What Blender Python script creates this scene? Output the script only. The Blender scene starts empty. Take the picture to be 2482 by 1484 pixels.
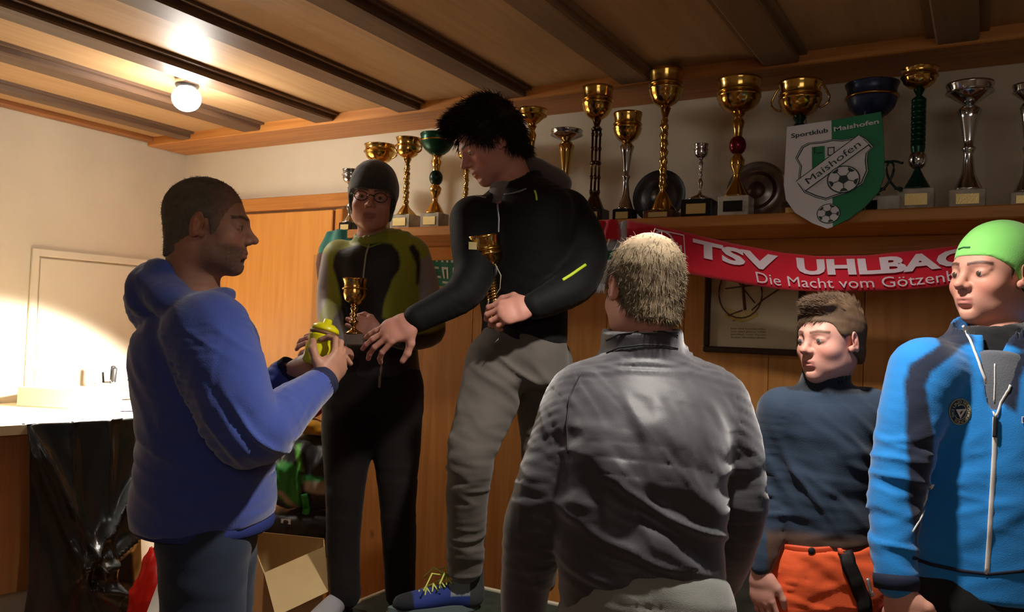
import bpy, math, random, numpy as np
from mathutils import Vector, Matrix

# ------------------------------------------------------------------ camera
PSI, TH, RO, FPX, CX, CY = math.radians(29.96), math.radians(1.64), math.radians(2.06), 2000.0, 1241.0, 742.0
FW = np.array([-math.sin(PSI)*math.cos(TH), math.cos(PSI)*math.cos(TH), math.sin(TH)])
_r = np.array([math.cos(PSI), math.sin(PSI), 0.0]); _u = np.cross(_r, FW)
RT = math.cos(RO)*_r + math.sin(RO)*_u
UP = -math.sin(RO)*_r + math.cos(RO)*_u
EYE = np.array([0, 0, 1.53])
FH = np.array([-math.sin(PSI), math.cos(PSI), 0.0])     # horizontal forward
RH = _r                                                 # horizontal right
ZZ = np.array([0, 0, 1.0])
def P(x, y, d): return EYE + d*(FW + RT*(x-CX)/FPX - UP*(y-CY)/FPX)
def ray(x, y): return FW + RT*(x-CX)/FPX - UP*(y-CY)/FPX
def atY(x, y, Y): v = ray(x, y); return EYE + v*(Y/v[1])
def atX(x, y, X): v = ray(x, y); return EYE + v*(X/v[0])
def atZ(x, y, Z): v = ray(x, y); return EYE + v*((Z-EYE[2])/v[2])
def depth(p): return float((np.asarray(p)-EYE) @ FW)

S = bpy.context.scene
COL = S.collection
cd = bpy.data.cameras.new('camera'); cam = bpy.data.objects.new('camera', cd); COL.objects.link(cam)
cd.sensor_width = 36; cd.lens = 36*FPX/2482; cd.clip_start = .05
cam.matrix_world = Matrix(((RT[0], UP[0], -FW[0], EYE[0]), (RT[1], UP[1], -FW[1], EYE[1]), (RT[2], UP[2], -FW[2], EYE[2]), (0, 0, 0, 1)))
S.camera = cam
S.view_settings.view_transform = 'Standard'; S.view_settings.look = 'None'; S.view_settings.gamma = 1
S.view_settings.use_curve_mapping = False
S.view_settings.exposure = 0.0
w = bpy.data.worlds.new('world'); S.world = w; w.use_nodes = True
w.node_tree.nodes['Background'].inputs[0].default_value = (.02, .02, .025, 1)
w.node_tree.nodes['Background'].inputs[1].default_value = .3

def light(name, kind, loc, power, color, size=.1, target=None, spot=None, blend=.4, parent=None):
    l = bpy.data.lights.new(name, kind); l.energy = power; l.color = color
    if kind == 'AREA': l.size = size
    else: l.shadow_soft_size = size
    if kind == 'SPOT': l.spot_size = math.radians(spot); l.spot_blend = blend
    o = bpy.data.objects.new(name, l); COL.objects.link(o); o.location = loc
    if target is not None:
        o.rotation_euler = (Vector(target)-Vector(loc)).to_track_quat('-Z', 'Y').to_euler()
    return o
LAMP = np.array([-2.72, 2.12, 2.385])          # ceiling bulb in view
DOWN = np.array([-.46, 1.60, 2.40])           # downlight above the heads, just out of the frame
DESK = P(388, 812, 3.46)                       # shaded lamp on the bar, behind the man in blue
light('ceiling_bulb_light', 'POINT', LAMP+[0, 0, -.06], 20, (1, .94, .85), .05)
light('downlight_light', 'SPOT', DOWN+[0, 0, -.02], 98, (1, .92, .84), .04, DOWN+np.array([.02, -.02, -1.0]), 132, .7)
light('rear_fill_light', 'AREA', (.6, -.9, 2.40), 15, (1, .90, .82), 1.4, (-.2, 1.2, .6))  # added soft fill behind the camera, no lamp fixture there

# ------------------------------------------------------------------ materials
MATS = {}
def srgb(r, g, b):
    f = lambda c: (c/255/12.92) if c/255 <= .04045 else ((c/255+.055)/1.055)**2.4
    return (f(r), f(g), f(b))
def pm(name, col, rough=.6, metal=0, col2=None, scale=20, stretch=(1, 1, 1), bump=0, bscale=200, sheen=0, coat=0, spec=.5,
       vcol=False, emit=0, alpha=1, trans=0, ior=1.45, bstretch=None, sub=0, lo=.35, hi=.7):
    if name in MATS: return MATS[name]
    m = bpy.data.materials.new(name); m.use_nodes = True; nt = m.node_tree; N = nt.nodes; L = nt.links
    b = N['Principled BSDF']; I = b.inputs
    I['Base Color'].default_value = (*col, 1); I['Roughness'].default_value = rough; I['Metallic'].default_value = metal
    I['Sheen Weight'].default_value = sheen; I['Coat Weight'].default_value = coat; I['Specular IOR Level'].default_value = spec
    I['IOR'].default_value = ior; I['Transmission Weight'].default_value = trans; I['Alpha'].default_value = alpha
    if sub: I['Subsurface Weight'].default_value = sub; I['Subsurface Radius'].default_value = (.012, .004, .002); I['Subsurface Scale'].default_value = 1
    if emit: I['Emission Color'].default_value = (*col, 1); I['Emission Strength'].default_value = emit
    tc = N.new('ShaderNodeTexCoord')
    src = None
    if vcol:
        a = N.new('ShaderNodeAttribute'); a.attribute_name = 'Col'; src = a.outputs['Color']
    if col2 is not None:
        mp = N.new('ShaderNodeMapping'); mp.inputs['Scale'].default_value = stretch; L.new(tc.outputs['Object'], mp.inputs[0])
        nz_ = N.new('ShaderNodeTexNoise'); nz_.inputs['Scale'].default_value = scale; nz_.inputs['Detail'].default_value = 4
        L.new(mp.outputs[0], nz_.inputs['Vector'])
        mr = N.new('ShaderNodeMapRange'); mr.inputs[1].default_value = lo; mr.inputs[2].default_value = hi; L.new(nz_.outputs['Fac'], mr.inputs[0])
        mx = N.new('ShaderNodeMix'); mx.data_type = 'RGBA'; mx.blend_type = 'MULTIPLY' if vcol else 'MIX'
        L.new(mr.outputs[0], mx.inputs[0])
        if src is not None: L.new(src, mx.inputs[6])
        else: mx.inputs[6].default_value = (*col, 1)
        mx.inputs[7].default_value = (*col2, 1); src = mx.outputs[2]
    if src is not None: L.new(src, I['Base Color'])
    if bump:
        mp2 = N.new('ShaderNodeMapping'); mp2.inputs['Scale'].default_value = bstretch or (1, 1, 1); L.new(tc.outputs['Object'], mp2.inputs[0])
        n2 = N.new('ShaderNodeTexNoise'); n2.inputs['Scale'].default_value = bscale; n2.inputs['Detail'].default_value = 3
        L.new(mp2.outputs[0], n2.inputs['Vector'])
        bp = N.new('ShaderNodeBump'); bp.inputs['Strength'].default_value = bump; bp.inputs['Distance'].default_value = .002
        L.new(n2.outputs['Fac'], bp.inputs['Height']); L.new(bp.outputs[0], I['Normal'])
    MATS[name] = m; return m
def wood(name, c1, c2, knot, axis=2, rough=.45, knots=True, ks=3.2):
    m = bpy.data.materials.new(name); m.use_nodes = True; nt = m.node_tree; N = nt.nodes; L = nt.links
    b = N['Principled BSDF']; b.inputs['Roughness'].default_value = rough; b.inputs['Specular IOR Level'].default_value = .35
    tc = N.new('ShaderNodeTexCoord'); oi = N.new('ShaderNodeObjectInfo')
    ad = N.new('ShaderNodeVectorMath'); ad.operation = 'ADD'; L.new(tc.outputs['Object'], ad.inputs[0])
    sc_ = N.new('ShaderNodeVectorMath'); sc_.operation = 'SCALE'; sc_.inputs[0].default_value = (7, 13, 5); L.new(oi.outputs['Random'], sc_.inputs['Scale'])
    L.new(sc_.outputs[0], ad.inputs[1])
    mp = N.new('ShaderNodeMapping'); s = [26, 26, 26]; s[axis] = 1.3; mp.inputs['Scale'].default_value = s; L.new(ad.outputs[0], mp.inputs[0])
    n1 = N.new('ShaderNodeTexNoise'); n1.inputs['Scale'].default_value = 1.0; n1.inputs['Detail'].default_value = 5; n1.inputs['Distortion'].default_value = 1.2
    L.new(mp.outputs[0], n1.inputs['Vector'])
    r = N.new('ShaderNodeValToRGB'); r.color_ramp.elements[0].position = .32; r.color_ramp.elements[0].color = (*c2, 1)
    r.color_ramp.elements[1].position = .62; r.color_ramp.elements[1].color = (*c1, 1); L.new(n1.outputs['Fac'], r.inputs[0])
    out = r.outputs[0]
    if knots:
        mp2 = N.new('ShaderNodeMapping'); s = [ks, ks, ks]; s[axis] = ks*.55; mp2.inputs['Scale'].default_value = s; L.new(ad.outputs[0], mp2.inputs[0])
        v = N.new('ShaderNodeTexVoronoi'); v.inputs['Scale'].default_value = 1.5; L.new(mp2.outputs[0], v.inputs['Vector'])
        mr = N.new('ShaderNodeMapRange'); mr.inputs[1].default_value = .05; mr.inputs[2].default_value = .10; mr.inputs[3].default_value = 1; mr.inputs[4].default_value = 0
        L.new(v.outputs['Distance'], mr.inputs[0])
        mx = N.new('ShaderNodeMix'); mx.data_type = 'RGBA'; L.new(mr.outputs[0], mx.inputs[0]); L.new(out, mx.inputs[6]); mx.inputs[7].default_value = (*knot, 1); out = mx.outputs[2]
    L.new(out, b.inputs['Base Color'])
    bp = N.new('ShaderNodeBump'); bp.inputs['Strength'].default_value = .15; bp.inputs['Distance'].default_value = .002; L.new(n1.outputs['Fac'], bp.inputs['Height']); L.new(bp.outputs[0], b.inputs['Normal'])
    return m

# ------------------------------------------------------------------ objects
def empty(name, loc, label=None, cat=None, group=None):
    o = bpy.data.objects.new(name, None); COL.objects.link(o); o.location = [float(c) for c in loc]; o.empty_display_size = .05
    tag(o, label, cat, group); return o
def tag(o, label=None, cat=None, group=None, kind=None):
    if label: o['label'] = label
    if cat: o['category'] = cat
    if group: o['group'] = group
    if kind: o['kind'] = kind
    return o
def wloc(o):
    v = np.zeros(3)
    while o is not None: v = v+np.array(o.location); o = o.parent
    return v
def link(name, me, mat, parent=None, label=None):
    o = bpy.data.objects.new(name, me); COL.objects.link(o)
    if mat is not None:
        for m in (mat if isinstance(mat, (list, tuple)) else [mat]): me.materials.append(m)
    if parent is not None: o.parent = parent
    if label: o['label'] = label
    return o
def npmesh(name, V, F, mat, parent=None, smooth=True, col=None, label=None, local=True):
    """V (n,3) world coordinates, F (m,4) or list; origin goes to the parent's or the mesh's own base"""
    V = np.asarray(V, dtype=np.float64)
    if parent is not None: off = wloc(parent)
    else: off = np.array([V[:, 0].mean(), V[:, 1].mean(), V[:, 2].min()])
    me = bpy.data.meshes.new(name)
    if isinstance(F, np.ndarray):
        me.vertices.add(len(V)); me.vertices.foreach_set('co', (V-off).astype(np.float32).ravel())
        k = F.shape[1]; me.loops.add(F.size); me.loops.foreach_set('vertex_index', F.astype(np.int32).ravel())
        me.polygons.add(len(F)); me.polygons.foreach_set('loop_start', np.arange(0, F.size, k, dtype=np.int32))
        me.polygons.foreach_set('loop_total', np.full(len(F), k, dtype=np.int32)); me.update(calc_edges=True)
    else:
        me.from_pydata([tuple(v) for v in (V-off)], [], F); me.update()
    me.polygons.foreach_set('use_smooth', np.full(len(me.polygons), smooth))
    if col is not None:
        a = me.color_attributes.new('Col', 'FLOAT_COLOR', 'POINT')
        c = np.ones((len(V), 4), np.float32); c[:, :3] = col; a.data.foreach_set('color', c.ravel())
    o = link(name, me, mat, parent, label)
    if parent is None: o.location = [float(c) for c in off]
    return o
def basis(d, ref=(0, 0, 1)):
    d = np.asarray(d, float); d = d/np.linalg.norm(d); ref = np.asarray(ref, float)
    x = np.cross(ref, d)
    if np.linalg.norm(x) < 1e-4: x = np.cross((1, 0, 0), d)
    x /= np.linalg.norm(x); y = np.cross(d, x); return x, y, d
def nrm(v): v = np.asarray(v, float); return v/np.linalg.norm(v)
class MB:
    def __init__(s): s.V = []; s.F = []; s.sm = []
    def add(s, V, F, smooth=False):
        n = len(s.V); s.V += [tuple(map(float, v)) for v in V]; s.F += [tuple(i+n for i in f) for f in F]; s.sm += [smooth]*len(F); return s
    def box(s, c, size, ax=None, bev=0.0):
        c = np.asarray(c, float); h = np.asarray(size, float)/2
        X, Y, Z = (np.eye(3) if ax is None else [np.asarray(a, float) for a in ax])
        if bev <= 0:
            V = [c+X*h[0]*i+Y*h[1]*j+Z*h[2]*k for i in (-1, 1) for j in (-1, 1) for k in (-1, 1)]
            return s.add(V, [(0, 1, 3, 2), (4, 6, 7, 5), (0, 4, 5, 1), (2, 3, 7, 6), (0, 2, 6, 4), (1, 5, 7, 3)])
        b = min(bev, h.min()*.9); V = []; rings = []
        for k, e in ((-1, b), (-1, 0), (1, 0), (1, b)):
            z = k*(h[2]-(0 if e else b)); hx, hy = h[0]-e, h[1]-e; r = []
            for (i, j) in ((-1, -1), (1, -1), (1, 1), (-1, 1)):
                for q in ((0, 1), (1, 0)) if i*j > 0 else ((1, 0), (0, 1)):
                    r.append(len(V)); V.append(c+X*i*(hx-b*q[0])+Y*j*(hy-b*q[1])+Z*z)
            rings.append(r)
        F = [tuple(reversed(rings[0])), tuple(rings[3])]
        for a, d in zip(rings, rings[1:]):
            for i in range(8): F.append((a[i], a[(i+1) % 8], d[(i+1) % 8], d[i]))
        return s.add(V, F)
    def lathe(s, base, prof, n=24, ax=None, mod=None, sx=1, sy=1, smooth=True):
        """prof [(r,z)], mod(theta,z)->radius factor; ax (X,Y,Z)"""
        base = np.asarray(base, float); X, Y, Z = (np.eye(3) if ax is None else [np.asarray(a, float) for a in ax])
        V = []; F = []
        for (r, z) in prof:
            for i in range(n):
                t = 2*math.pi*i/n; rr = max(r, 1e-4)*(mod(t, z) if mod else 1)
                V.append(base+X*rr*math.cos(t)*sx+Y*rr*math.sin(t)*sy+Z*z)
        for k in range(len(prof)-1):
            for i in range(n): j = (i+1) % n; F.append((k*n+i, k*n+j, (k+1)*n+j, (k+1)*n+i))
        F.append(tuple(reversed(range(n)))); m = (len(prof)-1)*n; F.append(tuple(m+i for i in range(n)))
        return s.add(V, F, smooth)
    def tube(s, pts, r, n=8, flat=1.0, ref=(0, 0, 1), closed=False, smooth=True):
        pts = [np.asarray(p, float) for p in pts]; m = len(pts); rs = r if isinstance(r, (list, tuple, np.ndarray)) else [r]*m; V = []; F = []
        for i, p in enumerate(pts):
            if closed: d = pts[(i+1) % m]-pts[i-1]
            else: d = pts[min(i+1, m-1)]-pts[max(i-1, 0)]
            x, y, _ = basis(d, ref)
            for k in range(n):
                t = 2*math.pi*k/n; V.append(p+x*rs[i]*math.cos(t)+y*rs[i]*flat*math.sin(t))
        for i in range(m if closed else m-1):
            a = i*n; b = ((i+1) % m)*n
            for k in range(n): j = (k+1) % n; F.append((a+k, a+j, b+j, b+k))
        if not closed: F += [tuple(reversed(range(n))), tuple((m-1)*n+k for k in range(n))]
        return s.add(V, F, smooth)
    def ell(s, c, r, ax=None, n=16, m=10):
        prof = [(math.sin(math.pi*i/m), -math.cos(math.pi*i/m)) for i in range(m+1)]
        X, Y, Z = (np.eye(3) if ax is None else [np.asarray(a, float) for a in ax])
        V = []; F = []
        for (q, z) in prof:
            for i in range(n): t = 2*math.pi*i/n; V.append(np.asarray(c)+X*r[0]*q*math.cos(t)+Y*r[1]*q*math.sin(t)+Z*r[2]*z)
        for k in range(m):
            for i in range(n): j = (i+1) % n; F.append((k*n+i, k*n+j, (k+1)*n+j, (k+1)*n+i))
        return s.add(V, F, True)
    def prism(s, poly, o, X, Y, N, th):
        """polygon (2d) in plane o,X,Y extruded from 0 to th along N"""
        o, X, Y, N = map(lambda a: np.asarray(a, float), (o, X, Y, N)); n = len(poly)
        V = [o+X*a+Y*b for a, b in poly]+[o+X*a+Y*b+N*th for a, b in poly]
        F = [tuple(reversed(range(n))), tuple(n+i for i in range(n))]+[(i, (i+1) % n, n+(i+1) % n, n+i) for i in range(n)]
        return s.add(V, F)
    def grid(s, fn, nu, nv, th=0, smooth=True):
        """surface fn(u,v)->point, u,v in 0..1; th: thickness along normal (both sides closed)"""
        A = np.array([[fn(i/nu, j/nv) for j in range(nv+1)] for i in range(nu+1)])
        if th:
            du = np.gradient(A, axis=0); dv = np.gradient(A, axis=1); nn = np.cross(du, dv); nn /= (np.linalg.norm(nn, axis=2, keepdims=True)+1e-9); B = A-nn*th
        idx = lambda i, j, o=0: o+i*(nv+1)+j
        F = [(idx(i, j), idx(i+1, j), idx(i+1, j+1), idx(i, j+1)) for i in range(nu) for j in range(nv)]
        V = list(A.reshape(-1, 3))
        if th:
            o = len(V); V += list(B.reshape(-1, 3)); F += [(idx(i, j, o), idx(i, j+1, o), idx(i+1, j+1, o), idx(i+1, j, o)) for i in range(nu) for j in range(nv)]
            for i in range(nu): F += [(idx(i, 0), idx(i, 0, o), idx(i+1, 0, o), idx(i+1, 0)), (idx(i, nv), idx(i+1, nv), idx(i+1, nv, o), idx(i, nv, o))]
            for j in range(nv): F += [(idx(0, j), idx(0, j+1), idx(0, j+1, o), idx(0, j, o)), (idx(nu, j), idx(nu, j, o), idx(nu, j+1, o), idx(nu, j+1))]
        return s.add(V, F, smooth)
    def build(s, name, mat, parent=None, label=None, structure=False):
        V = np.array(s.V)
        off = wloc(parent) if parent is not None else (np.zeros(3) if structure else np.array([(V[:, 0].min()+V[:, 0].max())/2, (V[:, 1].min()+V[:, 1].max())/2, V[:, 2].min()]))
        me = bpy.data.meshes.new(name); me.from_pydata([tuple(v) for v in V-off], [], s.F); me.update()
        me.polygons.foreach_set('use_smooth', np.array(s.sm, bool))
        o = link(name, me, mat, parent, label)
        if parent is None: o.location = [float(c) for c in off]
        if structure: o['kind'] = 'structure'
        return o
def text_mesh(txt, size=1.0, bold=.0):
    """returns V (n,2), faces for a line of text with left baseline at 0"""
    c = bpy.data.curves.new('lettering', 'FONT'); c.body = txt; c.size = size; c.offset = bold; c.resolution_u = 3; c.fill_mode = 'FRONT'
    o = bpy.data.objects.new('lettering', c); COL.objects.link(o); bpy.context.view_layer.update()
    me = o.evaluated_get(bpy.context.evaluated_depsgraph_get()).to_mesh()
    V = np.array([v.co[:2] for v in me.vertices]); F = [tuple(p.vertices) for p in me.polygons]
    o.to_mesh_clear(); bpy.data.objects.remove(o); bpy.data.curves.remove(c)
    return V, F
# ------------------------------------------------------------------ implicit bodies: smooth unions meshed by surface nets
f4 = np.float32
def rotz(a): c, s = math.cos(a), math.sin(a); return np.array([[c, -s, 0], [s, c, 0], [0, 0, 1.]])
def rotx(a): c, s = math.cos(a), math.sin(a); return np.array([[1, 0, 0], [0, c, -s], [0, s, c]])
def roty(a): c, s = math.cos(a), math.sin(a); return np.array([[c, 0, s], [0, 1, 0], [-s, 0, c]])
def local(X, Y, Z, c, M):       # M columns = axes
    x = X-c[0]; y = Y-c[1]; z = Z-c[2]
    return (x*M[0, 0]+y*M[1, 0]+z*M[2, 0], x*M[0, 1]+y*M[1, 1]+z*M[2, 1], x*M[0, 2]+y*M[1, 2]+z*M[2, 2])
class Ell:
    def __init__(s, c, r, M=None): s.c = np.asarray(c, float); s.r = np.asarray(r, float); s.M = np.eye(3) if M is None else M
    def bb(s): e = np.sqrt(((s.M*s.r)**2).sum(1)); return s.c-e, s.c+e
    def __call__(s, X, Y, Z):
        x, y, z = local(X, Y, Z, s.c, s.M); r = s.r
        k0 = np.sqrt((x/r[0])**2+(y/r[1])**2+(z/r[2])**2); k1 = np.sqrt((x/r[0]**2)**2+(y/r[1]**2)**2+(z/r[2]**2)**2)
        return k0*(k0-1)/(k1+1e-6)
class Cap:
    def __init__(s, a, b, r1, r2): s.a = np.asarray(a, float); s.b = np.asarray(b, float); s.r1, s.r2 = r1, r2
    def bb(s): return np.minimum(s.a-s.r1, s.b-s.r2), np.maximum(s.a+s.r1, s.b+s.r2)
    def __call__(s, X, Y, Z):
        d = s.b-s.a; L2 = d@d+1e-9; x = X-s.a[0]; y = Y-s.a[1]; z = Z-s.a[2]
        h = np.clip((x*d[0]+y*d[1]+z*d[2])/L2, 0, 1)
        return np.sqrt((x-d[0]*h)**2+(y-d[1]*h)**2+(z-d[2]*h)**2)-(s.r1+(s.r2-s.r1)*h)
class Box:
    def __init__(s, c, h, M=None, r=.004): s.c = np.asarray(c, float); s.h = np.asarray(h, float); s.M = np.eye(3) if M is None else M; s.r = r
    def bb(s): e = (np.abs(s.M)*s.h).sum(1); return s.c-e, s.c+e
    def __call__(s, X, Y, Z):
        x, y, z = local(X, Y, Z, s.c, s.M); q = [np.abs(v)-h+s.r for v, h in zip((x, y, z), s.h)]
        return np.sqrt(np.maximum(q[0], 0)**2+np.maximum(q[1], 0)**2+np.maximum(q[2], 0)**2)+np.minimum(np.maximum(q[0], np.maximum(q[1], q[2])), 0)-s.r
def cr(P_, n):      # catmull-rom on rows
    P_ = np.asarray(P_, float); m = len(P_); out = []
    for i in range(m-1):
        p0 = P_[i-1] if i else 2*P_[0]-P_[1]; p1, p2 = P_[i], P_[i+1]; p3 = P_[i+2] if i+2 < m else 2*P_[-1]-P_[-2]
        for k in range(n):
            t = k/n; out.append(.5*((2*p1)+(-p0+p2)*t+(2*p0-5*p1+4*p2-p3)*t*t+(-p0+3*p1-3*p2+p3)*t**3))
    out.append(P_[-1]); return np.array(out)
class Loft:
    """stations rows: x,y,z,a,b ; u = lateral direction (a along u, b across)"""
    def __init__(s, st, u, n=4, pw=2.0, cap=1.0):
        s.st = cr(st, n); s.u = np.asarray(u, float); s.pw = pw; s.cap = cap
    def bb(s):
        m = s.st[:, 3:5].max(1)[:, None]; return (s.st[:, :3]-m).min(0), (s.st[:, :3]+m).max(0)
    def segs(s):
        for a, b in zip(s.st, s.st[1:]):
            d = b[:3]-a[:3]; L = np.linalg.norm(d)
            if L < 1e-5: continue
            t = d/L; u = s.u-t*(s.u@t); u = u if np.linalg.norm(u) > .15 else RH-t*(RH@t); u = u/np.linalg.norm(u); v = np.cross(t, u); yield a, b, t, u, v, L
    def seg(s, X, Y, Z, a, b, t, u, v, L):
        x = X-a[0]; y = Y-a[1]; z = Z-a[2]; h = x*t[0]+y*t[1]+z*t[2]; hc = np.clip(h, 0, L); o = h-hc; q = hc/L
        A = a[3]+(b[3]-a[3])*q; B = a[4]+(b[4]-a[4])*q
        lu = x*u[0]+y*u[1]+z*u[2]; lv = x*v[0]+y*v[1]+z*v[2]; C = np.minimum(A, B)*s.cap
        if s.pw == 2.0:
            k0 = np.sqrt((lu/A)**2+(lv/B)**2+(o/C)**2)
        else:
            k0 = ((np.abs(lu/A)**s.pw+np.abs(lv/B)**s.pw)**(2/s.pw)+(o/C)**2)**.5
        k1 = np.sqrt((lu/A**2)**2+(lv/B**2)**2+(o/C**2)**2)+1e-6
        return k0*(k0-1)/k1
class Sdf:
    def __init__(s, vox=.006, fine=()):
        s.p = []; s.vox = vox; s.fine = list(fine)
    def add(s, pr, k=.01, op='u'): s.p.append((pr, k, op)); return s
    def axis(s, lo, hi, ax):
        iv = sorted([(max(lo, f[0][ax]), min(hi, f[1][ax]), f[2]) for f in s.fine if f[1][ax] > lo and f[0][ax] < hi]); g = [lo]; x = lo
        while x < hi:
            h = s.vox
            for a, b, q in iv:
                if a-q <= x <= b: h = min(h, q)
            x += h; g.append(x)
        return np.array(g, f4)
    def mesh(s, clip=None, post=None):
        lo = np.min([p.bb()[0] for p, k, o in s.p if o == 'u'], axis=0)-.02; hi = np.max([p.bb()[1] for p, k, o in s.p if o == 'u'], axis=0)+.02
        if clip is not None: lo = np.maximum(lo, clip[0]); hi = np.minimum(hi, clip[1])
        G = [s.axis(lo[i], hi[i], i) for i in range(3)]
        F = np.full([len(g) for g in G], .05, f4)
        def rng(b0, b1, m):
            sl = []
            for i in range(3):
                a = max(0, np.searchsorted(G[i], b0[i]-m)-1); b = min(len(G[i]), np.searchsorted(G[i], b1[i]+m)+1)
                if b <= a: return None
                sl.append(slice(a, b))
            return tuple(sl)
        for pr, k, op in s.p:
            m = .022+k
            if op == 'fn':
                F = pr(F, G[0][:, None, None], G[1][None, :, None], G[2][None, None, :]).astype(f4); continue
            b0, b1 = pr.bb(); sl = rng(b0, b1, m)
            if sl is None: continue
            X, Y, Z = G[0][sl[0]][:, None, None], G[1][sl[1]][None, :, None], G[2][sl[2]][None, None, :]
            if isinstance(pr, Loft):
                d = np.full(F[sl].shape, .06, f4)
                for (a, b, t, u, v, L) in pr.segs():
                    r = max(a[3], a[4], b[3], b[4]); q0 = np.minimum(a[:3], b[:3])-r; q1 = np.maximum(a[:3], b[:3])+r; s2 = rng(q0, q1, m)
                    if s2 is None: continue
                    l2 = tuple(slice(max(s2[i].start, sl[i].start)-sl[i].start, min(s2[i].stop, sl[i].stop)-sl[i].start) for i in range(3))
                    e = pr.seg(G[0][sl[0]][l2[0]][:, None, None], G[1][sl[1]][l2[1]][None, :, None], G[2][sl[2]][l2[2]][None, None, :], a, b, t, u, v, L)
                    d[l2] = np.minimum(d[l2], e)
            else: d = pr(X, Y, Z).astype(f4)
            A = F[sl]
            if op == 'u':
                h = np.maximum(k-np.abs(A-d), 0)/max(k, 1e-6); F[sl] = np.minimum(A, d)-h*h*k*.25
            elif op == 's':
                h = np.maximum(k-np.abs(A+d), 0)/max(k, 1e-6); F[sl] = np.maximum(A, -d)+h*h*k*.25
        # close at borders
        F[0] = F[-1] = .05; F[:, 0] = F[:, -1] = .05; F[:, :, 0] = F[:, :, -1] = .05
        return nets(F, G)
def nets(F, G):
    S_ = F < 0
    c = [S_[i:S_.shape[0]-1+i, j:S_.shape[1]-1+j, k:S_.shape[2]-1+k] for i in (0, 1) for j in (0, 1) for k in (0, 1)]
    cnt = np.zeros(c[0].shape, np.int8)
    for q in c: cnt += q
    act = (cnt > 0) & (cnt < 8); I, J, K = np.nonzero(act); n = len(I)
    idx = np.full(act.shape, -1, np.int32); idx[act] = np.arange(n, dtype=np.int32)
    acc = np.zeros((n, 3)); num = np.zeros(n)
    for ax in range(3):
        o = [a for a in range(3) if a != ax]
        for p in (0, 1):
            for q in (0, 1):
                d0 = [0, 0, 0]; d0[o[0]] = p; d0[o[1]] = q; d1 = list(d0); d1[ax] = 1
                a = F[I+d0[0], J+d0[1], K+d0[2]]; b = F[I+d1[0], J+d1[1], K+d1[2]]; m = (a < 0) != (b < 0)
                t = np.where(m, a/(a-b+1e-12), 0)
                for k, (g, ii) in enumerate(zip(G, (I, J, K))):
                    lo = g[ii+d0[k]]; hi = g[ii+d1[k]]; acc[:, k] += np.where(m, lo+(hi-lo)*t, 0)
                num += m
    V = acc/num[:, None]; Fc = []
    for ax in range(3):
        A = S_[:-1] if ax == 0 else S_[:, :-1] if ax == 1 else S_[:, :, :-1]; B = S_[1:] if ax == 0 else S_[:, 1:] if ax == 1 else S_[:, :, 1:]
        e = A != B; i, j, k = np.nonzero(e); flip = A[i, j, k]
        o = [(1, 2), (2, 0), (0, 1)][ax]; P_ = np.stack([i, j, k], 1); q = []
        for (du, dv) in ((-1, -1), (0, -1), (0, 0), (-1, 0)):
            R = P_.copy(); R[:, o[0]] += du; R[:, o[1]] += dv; q.append(R)
        ok = np.ones(len(i), bool)
        for R in q: ok &= (R >= 0).all(1) & (R < np.array(act.shape)).all(1)
        q = [idx[R[ok][:, 0], R[ok][:, 1], R[ok][:, 2]] for R in q]; fl = flip[ok]
        Q = np.stack(q, 1); Q[~fl] = Q[~fl][:, ::-1]; Fc.append(Q)
    return V, np.concatenate(Fc)
def normals(V, F):
    n = np.cross(V[F[:, 2]]-V[F[:, 0]], V[F[:, 3]]-V[F[:, 1]]); N = np.zeros_like(V)
    for k in range(4):
        for a in range(3): N[:, a] += np.bincount(F[:, k], n[:, a], len(V))
    return N/(np.linalg.norm(N, axis=1, keepdims=True)+1e-12)
def nz(V, sc, seed=0):
    r = np.random.RandomState(seed); o = np.zeros(len(V)); W = V*sc
    for a in range(5):
        d = r.normal(size=3); ph = r.uniform(0, 6.28); d2 = r.normal(size=3)
        o += np.sin(W@d*1.2+ph+1.3*np.sin(W@d2*.9+ph*2))
    return o/5
def folds(V, F, lst=(), base=(.0025, 9, 1)):
    """cloth folds: (centre, direction across the folds, wavelength, amplitude, radius)"""
    N = normals(V, F); d = base[0]*nz(V, base[1], base[2])+base[0]*.6*nz(V, base[1]*2.3, base[2]+7)
    for i, (c, di, wl, amp, rad) in enumerate(lst):
        q = V-np.asarray(c); ww = np.exp(-(q*q).sum(1)/rad**2); m = ww > .02; qq = q[m]
        if not m.any(): continue
        a = nrm(di); e1, e2, _ = basis(a); W = np.stack([qq@a/wl*1.7, qq@e1/wl*.34, qq@e2/wl*.34], 1)+.22*np.stack([nz(qq, 6, i+2)]*3, 1)
        n = nz(W, 1.0, i+5)+.22*nz(W, 1.9, i+31); d[m] += amp*.62*ww[m]*(1.6*np.exp(-(n/.27)**2)-.6)*(.8+.5*nz(qq, 5, i+50))
    return V+N*d[:, None]
def smoothstep(a, b, x): t = np.clip((x-a)/(b-a), 0, 1); return t*t*(3-2*t)
def keep(V, F, mask_fn):
    """drop faces whose centre fails the test"""
    C = V[F].mean(1); F = F[mask_fn(C)]; u, inv = np.unique(F, return_inverse=True); return V[u], inv.reshape(F.shape)

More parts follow.
